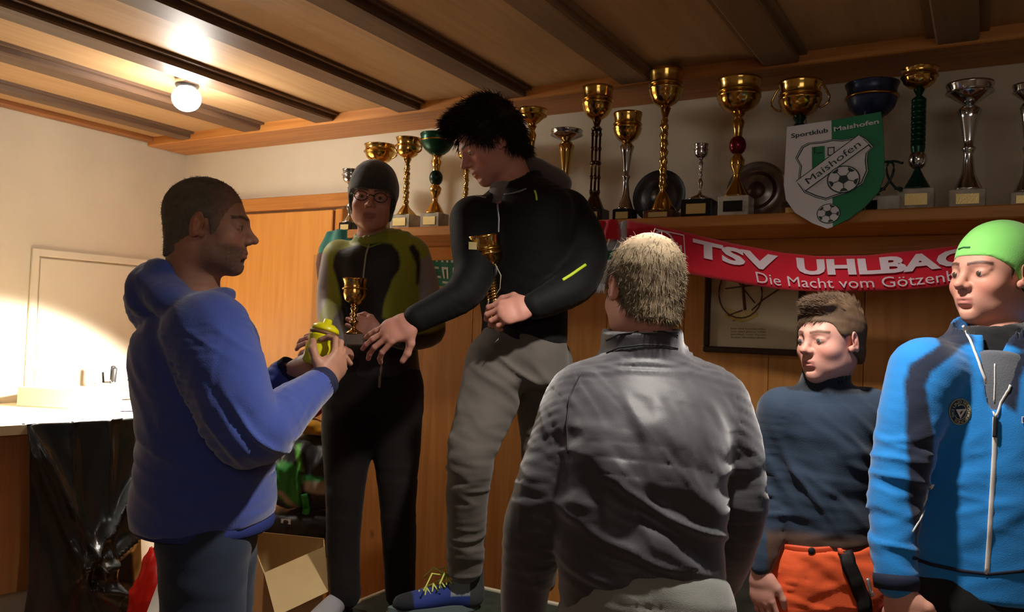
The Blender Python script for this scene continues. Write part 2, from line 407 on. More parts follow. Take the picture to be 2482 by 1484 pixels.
def face_basis(phi, nod=0, tilt=0):
    """phi degrees: 0 faces the camera, +90 looks to image right, -90 to image left"""
    a = math.radians(phi); fw = -FH*math.cos(a)+RH*math.sin(a); rt = np.cross(fw, ZZ); M = np.stack([rt, fw, ZZ], 1)
    return M @ rotx(-math.radians(nod)) @ roty(math.radians(tilt))
def to_w(H, p): return H['c']+H['M']@(np.asarray(p, float)*H['s'])
def head_prims(S_, H, detail=True, ears=(1, 1), nose=1.0, jaw=1.0):
    M, s, c = H['M'], H['s'], H['c']; W = lambda p: to_w(H, p)
    E = lambda p, r, k, op='u', R=None: S_.add(Ell(W(p), np.array(r)*s, M if R is None else M@R), k*s, op)
    C = lambda a, b, r1, r2, k, op='u': S_.add(Cap(W(a), W(b), r1*s, r2*s), k*s, op)
    E((0, -.018, .036), (.075, .093, .082), .001); E((0, .026, -.014), (.062, .060, .084), .03)
    E((0, .042, -.078), (.043*jaw, .038, .032), .035)
    for q in (-1, 1):
        E((q*.040*jaw, .008, -.062), (.022, .045, .032), .03); E((q*.037, .052, -.028), (.026, .026, .022), .022)
    E((0, .066, -.098), (.022*jaw, .020, .016), .022)
    C((-.038, .068, .022), (-.010, .082, .021), .009, .008, .018); C((.038, .068, .022), (.010, .082, .021), .009, .008, .018)
    E((0, .064, -.060), (.030, .026, .026), .022)
    for q in (-1, 1): E((q*.032, .094, .002), (.017, .012, .0115), .016, 's')
    C((0, .080, .016), (0, .094+.006*nose, -.018), .0068, .0092, .014); E((0, .100+.006*nose, -.0255), (.0112, .012, .0098), .009)
    for q in (-1, 1):
        E((q*.0125, .093, -.030), (.0072, .010, .0078), .007); E((q*.032, .0700, .0015), (.0165, .0145, .0130), .004)
        E((q*.0062, .1015, -.0375), (.0035, .0055, .0035), .003, 's')
        C((q*.048, .066, .0105), (q*.018, .080, .0110), .0030, .0032, .006)
        E((q*.032, .088, -.0005), (.0125, .0080, .0036), .002, 's')
    E((0, .0845, -.0575), (.021, .0105, .0052), .005); E((0, .0835, -.0680), (.0175, .0105, .0062), .005)
    C((-.021, .083, -.0632), (.021, .083, -.0632), .0016, .0016, .001) if False else None
    E((0, .1020, -.0630), (.0225, .012, .0019), .003, 's'); E((0, .0860, -.0790), (.016, .008, .005), .010, 's')
    for q, on in ((-1, ears[0]), (1, ears[1])):
        if not on: continue
        R = rotx(math.radians(-12)) @ rotz(math.radians(-q*22))
        E((q*.077, -.012, -.004), (.0065, .0185, .031), .007, 'u', R); E((q*.083, -.006, -.001), (.0055, .0115, .0195), .004, 's', R)
        E((q*.078, -.012, -.006), (.0035, .006, .010), .006, 'u', R); E((q*.073, .000, -.024), (.006, .008, .010), .006)
def eyes(H, parent, iris=(.10, .07, .04), gaze=(0, 0), nm='eye'):
    for q in (-1, 1):
        m = MB(); d = H['M']@nrm((gaze[0], 1, gaze[1])); x, y, _ = basis(d); c = to_w(H, (q*.032, .0715, .0005)); r = .0128*H['s']
        m.ell(c, (r, r, r), (x, y, d), n=16, m=12)
        o = m.build(nm, pm('eye_white', srgb(170, 152, 142), .3), parent)
        MB().lathe(c, [(.0062*H['s'], r*.89), (.0056*H['s'], r*.97), (.0001, r*1.045)], 16, (x, y, d)).build('iris', pm('iris%.2f' % iris[0], iris, .2), o)
def skin_color(V, H, base, stubble=None, lips=srgb(150, 82, 76), brow=None, flush=.5):
    q = (V-H['c'])@H['M']/H['s']; n = len(V); c = np.tile(np.array(base), (n, 1)); c *= (1+.06*nz(V, 30, 3))[:, None]
    def blend(w, col): nonlocal c; w = np.clip(w, 0, 1)[:, None]; c = c*(1-w)+np.array(col)*w
    g = lambda cx_, cy_, cz_, sx, sy, sz: np.exp(-(((q[:, 0]-cx_)/sx)**2+((q[:, 1]-cy_)/sy)**2+((q[:, 2]-cz_)/sz)**2))
    pink = np.array(base)*np.array([1.12, .80, .78])
    for s_ in (-1, 1): blend(flush*g(s_*.042, .065, -.032, .02, .03, .018), pink); blend(.6*g(s_*.078, -.01, 0, .015, .025, .035), pink)
    blend(.5*g(0, .11, -.027, .012, .015, .012), pink)
    blend(.65*smoothstep(.0245, .019, np.abs(q[:, 0]))*smoothstep(.0105, .0065, np.abs(q[:, 2]+.0632-.0*q[:, 0]))*(q[:, 1] > .07), lips)
    if brow is not None:
        for s_ in (-1, 1):
            t = (q[:, 0]*s_-.012)/.040; z = .0225+.006*np.sin(np.clip(t, 0, 1)*2.4)-.004*t
            blend(.85*((t > -.05) & (t < 1.05))*smoothstep(.0055, .0025, np.abs(q[:, 2]-z))*(q[:, 1] > .045), brow)
            blend(.5*smoothstep(.0016, .0006, np.abs(np.abs(q[:, 2]+.0005)-.0042))*(np.abs(q[:, 0]*s_-.032) < .014)*(q[:, 1] > .06), brow)
    if stubble is not None:
        zz = q[:, 2]; yy = q[:, 1]
        w = smoothstep(-.036, -.052, zz+.35*(.055-yy)*(yy < .055)*-.3)*smoothstep(-.02, .01, yy)*(1-.9*smoothstep(.024, .018, np.abs(q[:, 0]))*smoothstep(.010, .007, np.abs(zz+.0632)))
        w = np.maximum(w, smoothstep(.06, .03, yy)*smoothstep(-.005, .005, yy)*smoothstep(.01, -.02, zz)*(np.abs(q[:, 0]) > .05)*.8)*smoothstep(-.125, -.105, zz)
        w = w*(.72+.28*smoothstep(.03, .06, yy)); blend(.92*w*(.8+.2*nz(V, 300, 5)), stubble)
    return c
def hand_prims(S_, wr, d, back, thumb_side, curl=(.3, .3, .3), s=1.0, spread=.08, thumb=((.045, .045, -.010), (.055, .075, -.022), (.050, .100, -.034)), fingers=None, collect=None):
    """wr wrist, d towards fingers, back = normal of the back of the hand, thumb_side = +1/-1 x direction sign"""
    d = nrm(d); b = np.asarray(back, float); b = nrm(b-d*(b@d)); x = np.cross(d, b)*thumb_side; M = np.stack([x, d, b], 1)
    W = lambda p: wr+M@(np.asarray(p, float)*s)
    S_.add(Ell(W((-.002, .048, 0)), np.array((.040, .052, .0155))*s, M), .012*s); S_.add(Ell(W((-.004, .074, .001)), np.array((.040, .026, .0125))*s, M), .012*s)
    S_.add(Loft([[*W((0, -.05, 0)), .027*s, .020*s], [*W((0, 0, 0)), .028*s, .019*s], [*W((0, .03, 0)), .033*s, .017*s]], x), .015*s)
    S_.add(Ell(W((.022, .036, -.008)), np.array((.018, .030, .014))*s, M@rotz(-.3)), .012*s)
    base = [(.029, .086, 0), (.0095, .092, .002), (-.0105, .089, .001), (-.029, .080, -.002)]; L = [(.041, .026, .021), (.045, .029, .022), (.041, .027, .021), (.032, .021, .019)]; R = [.0088, .0090, .0084, .0074]
    for i in range(4):
        cu = curl if fingers is None else fingers[i]; a = 0; p = np.array(base[i], float); sp = spread*(1.5-i)
        for j in range(3):
            a += cu[j]; v = np.array([math.sin(sp)*math.cos(a), math.cos(sp)*math.cos(a), -math.sin(a)]); q2 = p+v*L[i][j]
            S_.add(Cap(W(p), W(q2), R[i]*s*(1-.07*j), R[i]*s*(1-.07*(j+1))), .0035*s if j else .008*s); p = q2
            if collect is not None: collect.append(W(p))
    t = [np.array((.024, .022, -.006))]+[np.array(v) for v in thumb]
    for j in range(3): S_.add(Cap(W(t[j]), W(t[j+1]), (.0135, .0115, .0100)[j]*s, (.0115, .0100, .0085)[j]*s), .006*s if j else .014*s)
    return M
def hair_mesh(H, name, parent, mat, thick, line, vox=.003, noise=(.002, 60), extra=(), strands=0, slen=.03, flow=(0, -.3, 1), jitter=.5, lw=.0010, col=None, cut=None, droop=.3, nw=.5, smask=None):
    """shell over the skull: line(x,y,z local)->negative where hair grows"""
    Sd = Sdf(vox); M, s, c = H['M'], H['s'], H['c']; W = lambda p: to_w(H, p)
    Sd.add(Ell(W((0, -.018, .036)), np.array((.075, .093, .082))*s+thick, M), .001); Sd.add(Ell(W((0, .020, -.014)), np.array((.064, .062, .084))*s+thick, M), .02)
    Sd.add(Loft([[*W((0, -.045, -.03)), .058*s+thick, .055*s+thick], [*W((0, -.048, -.09)), .052*s+thick, .05*s+thick]], M[:, 0]), .03)
    for (p, r, k) in extra: Sd.add(Ell(W(p), np.array(r)*s, M), k)
    def fn(F, X, Y, Z):
        x, y, z = local(X, Y, Z, c, M/ s) if False else local(X, Y, Z, c, M); x, y, z = x/s, y/s, z/s
        g = line(x, y, z)*s; k = .006; h = np.maximum(k-np.abs(F-g), 0)/k
        return np.maximum(F, g)+h*h*k*.25
    Sd.add(fn, 0, 'fn'); V, F = Sd.mesh(); N = normals(V, F); V = V+N*(noise[0]*nz(V, noise[1], 5)+noise[0]*.6*nz(V, noise[1]*2.5, 9))[:, None]
    if strands:
        r = np.random.RandomState(3); q = (V-c)@M/s; out = np.einsum('ij,ij->i', N, V-c) > 0; out = out if smask is None else out & smask(q); ids = np.nonzero(out)[0]; ids = ids[r.randint(0, len(ids), strands)]
        p = V[ids]-N[ids]*.001; fl = M@np.asarray(flow, float) if not callable(flow) else None
        d = N[ids]*nw+(fl if fl is not None else (flow((p-c)@M/s)@M.T))+r.normal(size=(strands, 3))*jitter; d /= np.linalg.norm(d, axis=1, keepdims=True)
        ln = slen*(.5+r.rand(strands))[:, None]; side = np.cross(d, FW); side /= np.linalg.norm(side, axis=1, keepdims=True); side2 = np.cross(d, side)
        wd = lw; rows = []
        for t, ww in ((0, 1), (.5, .8), (1, .1)):
            pp_ = p+d*ln*t+N[ids]*ln*(-droop*t*t)*.5+np.array([0, 0, -1])*ln*droop*t*t*.3
            rows += [pp_+side*wd*ww, pp_-side*wd*.5*ww+side2*wd*.8*ww, pp_-side*wd*.5*ww-side2*wd*.8*ww]
        n0 = len(V); SV = np.stack(rows, 1).reshape(-1, 3); b = n0+np.arange(strands)[:, None]*9; SF = []
        for lv in (0, 3):
            for a_, b_ in ((0, 1), (1, 2), (2, 0)): SF.append(np.concatenate([b+lv+a_, b+lv+b_, b+lv+3+b_, b+lv+3+a_], 1))
        V = np.concatenate([V, SV]); F = np.concatenate([F]+SF)
    return npmesh(name, V, F, mat, parent, True, None if col is None else col(V))
cloth_mats = {}
def cloth(name, rough=.85, sheen=.25, bump=.35, bscale=600, spec=.3):
    return pm('cloth_'+name, (1, 1, 1), rough, sheen=sheen, bump=bump, bscale=bscale, vcol=True, spec=spec)
def garment(name, S_, parent, mat, color, lst=(), base=(.0025, 9, 1), cutf=None, label=None):
    V, F = S_.mesh(); V = folds(V, F, lst, base)
    if cutf is not None: V, F = keep(V, F, cutf)
    col = color(V) if callable(color) else np.tile(np.array(color), (len(V), 1))
    return npmesh(name, V, F, mat, parent, True, col, label)
def limb(S_, pts, rad, u=(0, 0, 1), n=4, k=.02, flat=1.0):
    S_.add(Loft([[*p, r, r*flat] for p, r in zip(pts, rad)], u, n), k)
skinm = pm('skin', (1, 1, 1), .5, vcol=True, sub=.12, bump=.12, bscale=300, spec=.35)
# ------------------------------------------------------------------ the room
XL, XR, YB, YF, ZC = -3.83, 2.2, 3.0, -1.8, 2.475
plaster = pm('cream_plaster', srgb(214, 204, 182), .85, bump=.25, bscale=60, col2=srgb(205, 194, 172), scale=3)
pine = wood('knotty_pine', srgb(190, 132, 70), srgb(172, 114, 56), srgb(96, 48, 22), 2, .5)
pine_x = wood('pine_rail', srgb(196, 132, 66), srgb(168, 106, 48), srgb(100, 55, 26), 0, .45, knots=False)
pine_y = wood('pine_beam', srgb(150, 98, 54), srgb(122, 76, 42), srgb(80, 46, 26), 1, .5, knots=False)
ceilwood = wood('ceiling_veneer', srgb(190, 154, 112), srgb(178, 142, 100), srgb(120, 80, 50), 1, .55, knots=False)
beamwood = wood('beam_stain', srgb(104, 78, 58), srgb(86, 62, 46), srgb(80, 46, 26), 1, .5, knots=False)
doorwood = wood('door_veneer', srgb(216, 150, 76), srgb(204, 138, 66), srgb(120, 70, 30), 2, .4, knots=False)
floorwood = wood('floor_boards', srgb(130, 92, 58), srgb(106, 74, 46), srgb(70, 44, 26), 1, .5, knots=False)
beam2 = wood('beam_stain_hazed', srgb(142, 112, 82), srgb(126, 98, 70), (0, 0, 0), 1, .55, knots=False)  # same beams, glare haze on the right put into a paler colour
darkgap = pm('dark_gap', (.02, .012, .008), .8)
# floor
fl = MB().box((-.8, .6, -.055), (6.4, 5.2, .05)).build('floor', darkgap, structure=True)
me0 = None
for i in range(43):
    b = MB().box((XL-.05+.075+i*.15, .6, -.015), (.146, 4.9, .03)).build('floor_board', floorwood, fl)
# walls
MB().box((XL-.05, .6, 1.25), (.1, 5.0, 2.6)).build('wall_left', plaster, structure=True)
MB().box((XR+.05, .6, 1.25), (.1, 5.0, 2.6)).build('wall_right', plaster, structure=True)
MB().box((-.8, YF-.05, 1.25), (6.3, .1, 2.6)).build('wall_front', plaster, structure=True)
wb = MB().box((-.8, YB+.05, 1.25), (6.3, .1, 2.6)).build('wall_back', plaster, structure=True)
# pine boards, wall_back below the shelf
x = -2.835; rnd = random.Random(4)
while x < XR-.1:
    wd = .31; b = MB().box((x+wd/2, YB-.014+rnd.uniform(-.0008, .0008), .93), (wd-.0018, .024, 1.86), bev=.0015).build('board', pine, wb); x += wd
MB().box((-.3, YB-.0035, .93), (5.05, .005, 1.86)).build('board_backing', darkgap, wb)
MB().box((-.32, YB-.03, .05), (5.0, .02, .1)).build('baseboard_back', pine_x, structure=True)
MB().box((XL+.01, .4, .05), (.02, 4.3, .1)).build('baseboard_left', pine_y, structure=True)
# ceiling: slab, veneer panels between stained beams, flat border along the walls
ce = MB().box((-.8, .6, ZC+.05), (6.3, 5.0, .1)).build('ceiling', darkgap, structure=True)
BX = [-3.52, -3.05, -2.59, -2.12, -1.615, -1.11, -.60, -.09, .42, .93, 1.44, 1.95]
edges = [XL]+BX+[XR]
for a, b in zip(edges, edges[1:]):
    MB().box(((a+b)/2, .6, ZC-.006), (b-a-.01, 4.78, .010)).build('ceiling_panel', ceilwood, ce)
for i, bx in enumerate(BX):
    wdt = .115 if i else .07
    b = MB(); b.box((bx, .5, ZC-.016), (wdt+.05, 4.52, .012)); b.box((bx, .5, ZC-.030), (wdt, 4.52, .030), bev=.006); b.build('ceiling_beam', beamwood if bx < -1.5 else beam2, ce)
b = MB().box((XL+.03, .5, ZC-.02), (.06, 4.6, .03), bev=.005).build('trim_1', pine_y, structure=True)
MB().box((-.8, YB-.125, ZC-.028), (6.04, .25, .052), bev=.004).build('trim_2', pine_x, structure=True)
# access hatch in the left wall
cream = pm('cream_paint', srgb(216, 207, 186), .6)
hp = lambda x, y: atX(x, y, XL)
y0, y1, z1, z0 = hp(72, 830)[1], 2.98, hp(95, 612)[2], 1.12
d1 = empty('door_1', (XL, y0, z0)); d1['kind'] = 'structure'
m = MB()
for (a, b_) in (((y0, z0), (y0, z1)), ((y1, z0), (y1, z1))): m.box((XL+.008, a[0], (z0+z1)/2), (.016, .035, z1-z0+.035), bev=.003)
m.box((XL+.008, (y0+y1)/2, z1), (.0158, y1-y0+.034, .035), bev=.003); m.box((XL+.008, (y0+y1)/2, z0), (.0158, y1-y0+.034, .035), bev=.003)
m.build('door_frame', cream, d1)
MB().box((XL+.004, (y0+y1)/2, (z0+z1)/2), (.008, y1-y0-.055, z1-z0-.055), bev=.002).build('door_panel', cream, d1)
# back door
xr = atY(812, 620, YB)[0]; zt = atY(812, 510, YB)[2]; xf = atY(840, 470, YB)[0]; zf = atY(840, 470, YB)[2]
d2 = empty('door_2', (xr-.45, YB, 0)); d2['kind'] = 'structure'
MB().box((xr-.455, YB-.012, zt/2), (.90, .024, zt), bev=.004).build('door_leaf', doorwood, d2)
m = MB().box((xr-1.03, YB-.05, .95), (.022, .03, .12)); m.build('hinge', pm('steel', (.5, .5, .5), .3, 1), d2)
m = MB(); zh = (zt+zf)/2+.004
m.box((xr-.44, YB-.02, (zt+.012+zf)/2), (1.1, .04, zf-zt-.012), bev=.004); m.build('door_head', pine_x, d2)
m = MB(); m.box((xr+.022+(xf-xr)/2, YB-.021, zt/2), (xf-xr-.01, .042, zt), bev=.004); m.box((xr-.95, YB-.021, zt/2), (.07, .042, zt), bev=.004)
m.build('door_frame', wood('frame_pine', srgb(206, 138, 66), srgb(186, 118, 52), (0, 0, 0), 2, .45, knots=False), d2)
MB().box((xr+.008, YB-.006, zt/2), (.012, .012, zt)).build('door_gap', darkgap, d2)
# trophy shelf
SY = 2.60; SZ = float(atY(1500, 531, SY)[2])
xs0 = atY(838, 560, SY)[0]
sh = empty('wall_shelf', (-.5, YB, 1.86), 'long pine shelf carrying the row of trophies along the back wall', 'shelf')
MB().box(((xs0+XR)/2, (SY+YB)/2, SZ-.019), (XR-xs0-.01, YB-SY-.001, .038), bev=.004).build('shelf_board', pine_x, sh)
MB().box(((xs0+.03+XR)/2, YB-.045, SZ-.068), (XR-xs0-.05, .03, .06), bev=.003).build('shelf_rail', pine_x, sh)
# ceiling bulb
bulb = empty('ceiling_spotlight', LAMP+[0, 0, .06], 'small round ceiling lamp glowing bright white under the left beams', 'lamp')
MB().lathe(LAMP+[0, 0, -.01], [(.03, .035), (.045, .06), (.048, .078), (.02, .082)], 24).build('socket', pm('lamp_chrome', (.6, .6, .6), .25, 1), bulb)
g = MB().ell(LAMP, (.055, .055, .05), n=24, m=14).build('bulb', pm('bulb_glow', (1, .97, .92), .3, emit=40), bulb)
g.visible_shadow = True
dl = empty('downlight', DOWN+[0, 0, .03], 'round recessed downlight above the group', 'lamp')
MB().lathe(DOWN+[0, 0, .0], [(.07, .015), (.075, .02), (.075, .05), (.05, .052)], 24).build('rim', MATS['lamp_chrome'], dl)
MB().lathe(DOWN+[0, 0, .012], [(.055, -.003), (.06, 0), (.055, .002)], 24).build('lens', pm('lens_glow', (1, .95, .88), .3, emit=12), dl)
# ------------------------------------------------------------------ trophies
gold = pm('gold_plate', srgb(214, 172, 92), .16, 1, bump=.08, bscale=30)
gold2 = pm('gold_deep', srgb(190, 146, 60), .22, 1)
silver = pm('silver_plate', srgb(200, 200, 204), .14, 1, bump=.05, bscale=30)
mgreen = pm('green_enamel', srgb(14, 62, 44), .3, .55)
dgreen = pm('green_dark', srgb(20, 50, 40), .3, .3)
mblue = pm('blue_enamel', srgb(44, 54, 84), .32, .4)
mred = pm('red_enamel', srgb(110, 10, 30), .2, .5)
blackst = pm('black_stone', (.012, .012, .013), .2)
marble = pm('grey_marble', srgb(196, 186, 164), .3, col2=srgb(130, 120, 104), scale=22)
marble_r = pm('red_marble', srgb(110, 70, 52), .25, col2=srgb(70, 40, 32), scale=25)
marble_w = pm('white_marble', srgb(206, 200, 186), .3, col2=srgb(160, 154, 144), scale=18)
plaque_m = pm('plaque_gold', srgb(222, 196, 130), .35, .6, bump=.2, bscale=300)
GLY = 2.70
def flute(n, amp, z0=-9, z1=9): return lambda t, z: 1+(amp*abs(math.cos(n*t/2)) if z0 <= z <= z1 else 0)
BOWL = {
 'cup': [(.16, 0), (.30, .04), (.55, .16), (.78, .34), (.90, .52), (.93, .60), (.97, .62), (.92, .66), (.90, .82), (.97, .96), (1, 1), (.95, .99), (.84, .8), (.8, .5), (0, .2)],
 'tall': [(.18, 0), (.4, .06), (.72, .2), (.86, .4), (.84, .62), (.86, .8), (.95, .95), (1, 1), (.94, .98), (.8, .7), (.6, .25), (0, .12)],
 'dish': [(.12, 0), (.25, .10), (.5, .28), (.78, .5), (.92, .68), (.95, .82), (1, .92), (1, 1), (.93, .96), (.7, .55), (0, .3)],
 'dome': [(.14, 0), (.42, .08), (.70, .26), (.9, .48), (1, .68), (.98, .82), (1.03, .86), (1.03, .92), (.96, .92), (.9, .7), (0, .3)],
 'lid': [(.16, 0), (.35, .04), (.65, .15), (.85, .33), (.91, .47), (.96, .49), (.96, .54), (.90, .56), (.92, .72), (.96, .88), (1, .94), (1, 1), (.95, 1), (.85, .9), (.8, .55), (0, .2)],
}
def trophy(x, yt, yb, wb, ybase, wbase, label, cat='trophy', bowl='cup', bm=gold, stem='twist', sm=None, base='box', bam=marble, handles=0, lid=False, Y=GLY,
           origin=None, ax=None, dims=None, group='trophies on the shelf', name='trophy', plaq=True, loc_z=None):
    sm = sm or bm
    if origin is None:
        X0 = atY(x, yb, Y)[0]; z = lambda y: atY(x, y, Y)[2]; d = depth((X0, Y, SZ)); s = d/FPX
        zb0 = SZ; zt, zbb, zba = z(yt), z(yb), z(ybase); rb, rba = wb*s/2*1.06, wbase*s/2
        o = np.array([X0, Y, 0.]); ax = np.eye(3)
        zba = max(zba, zb0+.012)
        if (rba > .0): rba = min(rba, .085)
    else:
        zb0, zba, zbb, zt, rb, rba = dims; o = np.asarray(origin, float)
    pt = lambda a, b, c: o+ax[0]*a+ax[1]*b+ax[2]*c
    e = empty(name, pt(0, 0, zb0), label, cat, group)
    h = zba-zb0
    m = MB()
    if base == 'box': m.box(pt(0, 0, zb0+h/2), (2*rba, 1.5*rba, h), ax, bev=.003)
    elif base == 'step':
        m.box(pt(0, 0, zb0+h*.3), (2*rba, 1.6*rba, h*.6), ax, bev=.003); m.box(pt(0, 0, zb0+h*.8), (1.4*rba, 1.2*rba, h*.4), ax, bev=.003)
    else: m.lathe(o, [(rba, zb0), (rba, zb0+h*.35), (rba*.86, zb0+h*.45), (rba*.82, zb0+h*.9), (rba*.7, zb0+h)], 24, ax)
    m.build('base', bam, e)
    if plaq and h > .02: MB().box(pt(0, -1.5*rba/2-.0015 if base == 'box' else -1.6*rba/2-.0015, zb0+h*(.5 if base == 'box' else .32)), (1.25*rba, .003, h*(.5 if base == 'box' else .4)), ax).build('plaque', plaque_m if bam is not marble_w else blackst, e)
    H = zbb-zba; r = min(rb*.34, .022)
    m = MB()
    foot = [(rba*.82, zba), (rba*.78, zba+.004), (r*.95, zba+H*.14), (r*.5, zba+H*.2)]
    if stem == 'twist':
        prof = foot[:]; n = 26
        for i in range(n+1):
            t = i/n; prof.append((r*(.62+.13*math.sin(t*math.pi*16)), zba+H*(.22+.66*t)))
        prof += [(r*.4, zbb-H*.1), (rb*.3, zbb)]
        m.lathe(o, prof, 20, ax, mod=lambda t, z: 1+.16*math.cos(3*t+z*160))
    elif stem == 'segments':
        prof = foot[:]
        for i in range(9): q = zba+H*(.42+.5*i/9); prof += [(r*1.15, q), (r*1.15, q+H*.042), (r*.9, q+H*.047), (r*.9, q+H*.053)]
        prof += [(r*.4, zbb-H*.06), (rb*.3, zbb)]; m.lathe(o, prof, 20, ax)
    elif stem == 'flute':
        m.lathe(o, [(rba*.8, zba), (rba*.7, zba+.006), (r*.75, zba+H*.2), (r*.5, zba+H*.42), (r*.62, zba+H*.47), (r*.85, zba+H*.5), (r*.5, zba+H*.53), (r*.6, zba+H*.6), (r*1.0, zba+H*.85), (r*1.35, zba+H*.95), (rb*.3, zbb)], 24, ax, mod=flute(10, .12))
    elif stem == 'rods':
        m.lathe(o, foot+[(.003, zba+H*.22)], 16, ax)
        for k in range(4):
            a = k*math.pi/2+.4; c, s_ = math.cos(a)*r*.7, math.sin(a)*r*.7
            m.tube([pt(c, s_, zba+H*.16), pt(c, s_, zba+H*.9)], .004, 8)
            for q in (.2, .36, .52, .68, .84): m.ell(pt(c, s_, zba+H*q), (.007, .007, .009), n=8, m=6)
        m.lathe(o, [(r, zba+H*.5), (r*1.1, zba+H*.52), (r*.9, zba+H*.54)], 16, ax); m.lathe(o, [(r*.5, zba+H*.88), (r*1.1, zba+H*.9), (r*.5, zba+H*.94), (rb*.28, zbb)], 16, ax)
    else:   # baluster
        m.lathe(o, foot+[(r*.45, zba+H*.28), (r*.9, zba+H*.36), (r*1.05, zba+H*.44), (r*.6, zba+H*.5), (r*.4, zba+H*.56), (r*.8, zba+H*.6), (r*.5, zba+H*.66), (r*.62, zba+H*.8), (r*.9, zba+H*.9), (r*.5, zba+H*.95), (rb*.3, zbb)], 20, ax, mod=flute(6, .1))
    m.build('stem', sm, e)
    if stem == 'ball' or stem == 'segments':
        br = min(rb*.5, .028); MB().ell(pt(0, 0, zba+H*(.62 if stem == 'ball' else .3)), (br, br, br*1.15), ax).build('ball', (mred if bm is gold else dgreen) if stem == 'ball' else silver, e)
    hb = zt-zbb; prof = [(a*rb, zbb+b*hb) for a, b in BOWL[bowl]]
    MB().lathe(o, prof, 32, ax, mod=flute(14, .07, zbb+hb*.03, zbb+hb*.5)).build('bowl', bm, e)
    MB().lathe(o, [(rb*.93, zbb+hb*.58), (rb*1.0, zbb+hb*.6), (rb*1.0, zbb+hb*.64), (rb*.93, zbb+hb*.66)], 32, ax).build('band', gold2 if bm is not silver else silver, e)
    for k in range(handles):
        sgn = -1 if k else 1; pts = []
        for i in range(13):
            a = math.pi*i/12; pts.append(pt(sgn*(rb*.88+rb*.42*math.sin(a)*(1+.25*math.sin(2*a))), 0, zbb+hb*(.25+.65*(1-math.cos(a))/2)))
        MB().tube(pts, .0035, 8).build('handle', bm, e)
    if lid:
        MB().lathe(o, [(rb*.95, zt-hb*.02), (rb*.98, zt), (rb*.6, zt+hb*.16), (rb*.15, zt+hb*.22), (rb*.12, zt+hb*.3), (rb*.2, zt+hb*.36), (0, zt+hb*.42)], 24, ax).build('lid', bm, e)
    return e
trophy(850, 412, 446, 42, 540, 40, 'smallest silver cup at the left end of the shelf beside the black beanie', bowl='tall', bm=silver, stem='baluster', bam=blackst)
trophy(920, 353, 398, 74, 530, 52, 'wide gold cup rising just above the black beanie', bowl='cup', bm=gold, stem='baluster', handles=1, Y=2.74)
trophy(988, 336, 385, 58, 522, 60, 'gold cup with a twisted bead stem on a pale marble block, right of the beanie', bowl='tall', bm=gold, stem='twist', handles=1)
trophy(1059, 322, 378, 78, 518, 56, 'cup with a deep green bowl and figured stem left of the dark haired winner', bowl='dome', bm=mgreen, stem='ball', sm=gold, bam=marble).children
trophy(1132, 352, 392, 50, 522, 60, 'narrow twisted gold cup half hidden behind the bent face', bowl='tall', bm=gold, stem='twist', bam=marble_r)
trophy(1290, 266, 306, 66, 522, 60, 'gold cup with a dark medallion behind the winner\'s shoulder', bowl='dish', bm=gold, stem='baluster', bam=marble_r)
trophy(1373, 317, 345, 74, 520, 60, 'shallow silver cup with a green rim right of the winner\'s collar', bowl='dish', bm=silver, stem='flute', sm=gold, bam=marble_r)
trophy(1447, 213, 292, 72, 508, 62, 'tall gold cup on black rod columns, first big one right of the winner', bowl='lid', bm=gold, stem='rods', sm=pm('bronze_dark', srgb(90, 70, 44), .2, 1), bam=blackst)
trophy(1520, 275, 348, 66, 508, 50, 'medium gold cup with a fluted silver stem beside the round dark plate', bowl='lid', bm=gold, stem='flute', sm=silver, bam=blackst)
trophy(1612, 172, 262, 78, 512, 76, 'tallest gold lidded cup on a long twisted column in front of the dark plate', bowl='lid', bm=gold, stem='twist', bam=marble_r, Y=2.685)
trophy(1699, 350, 385, 34, 486, 76, 'tiny silver cup on a wide black base between the two plates', bowl='tall', bm=silver, stem='baluster', bam=blackst)
trophy(1790, 194, 276, 100, 478, 74, 'big gold cup with a dark red ball stem on white marble', bowl='lid', bm=gold, stem='ball', sm=gold, bam=marble_w, Y=2.685)
trophy(1938, 200, 286, 96, 500, 70, 'gold two handled cup standing behind the club shield', bowl='lid', bm=gold, stem='baluster', sm=dgreen, bam=marble_r, handles=2)
trophy(2112, 205, 292, 118, 478, 62, 'dark blue bowled cup behind the right edge of the shield', bowl='cup', bm=mblue, stem='rods', sm=dgreen, bam=marble_w, Y=2.74)
trophy(2228, 168, 218, 80, 460, 78, 'gold cup on a green segmented column with a clear ball', bowl='cup', bm=gold, stem='segments', sm=mgreen, bam=marble)
trophy(2350, 204, 258, 100, 462, 78, 'silver dish cup on a long fluted silver stem near the right edge', bowl='dish', bm=silver, stem='flute', bam=marble, handles=0)
trophy(2492, 206, 250, 64, 468, 70, 'cup cut off by the right edge of the photo', bowl='dish', bm=silver, stem='flute', bam=marble)
# round plates on the shelf
def plate(x, y, rpx, ma, mb, label, Y=2.80):
    c = atY(x, y, Y); r = rpx*depth(c)/FPX; c[2] = SZ+r+.006
    t = math.radians(9); ax = (np.array([1, 0, 0.]), np.array([0, math.sin(t), math.cos(t)]), np.array([0, -math.cos(t), math.sin(t)]))
    e = empty('display_plate', (c[0], c[1], SZ), label, 'plate')
    MB().lathe(c, [(r*.66, .010), (r*.72, .006), (r*.98, .012), (r, .014), (r, .009), (r*.7, 0), (r*.6, -.004)], 40, ax).build('rim', ma, e)
    MB().lathe(c, [(r*.67, .004), (r*.66, .011), (r*.3, .008), (r*.28, .016), (0, .018)], 40, ax).build('medallion', mb, e)
    for sg in (-1, 1): MB().box((c[0]+sg*r*.45, c[1]-.012, SZ+.006), (.012, .05, .012)).box((c[0]+sg*r*.45, c[1]-.033, SZ+.010), (.0122, .008, .02)).build('foot', blackst, e)
    return e
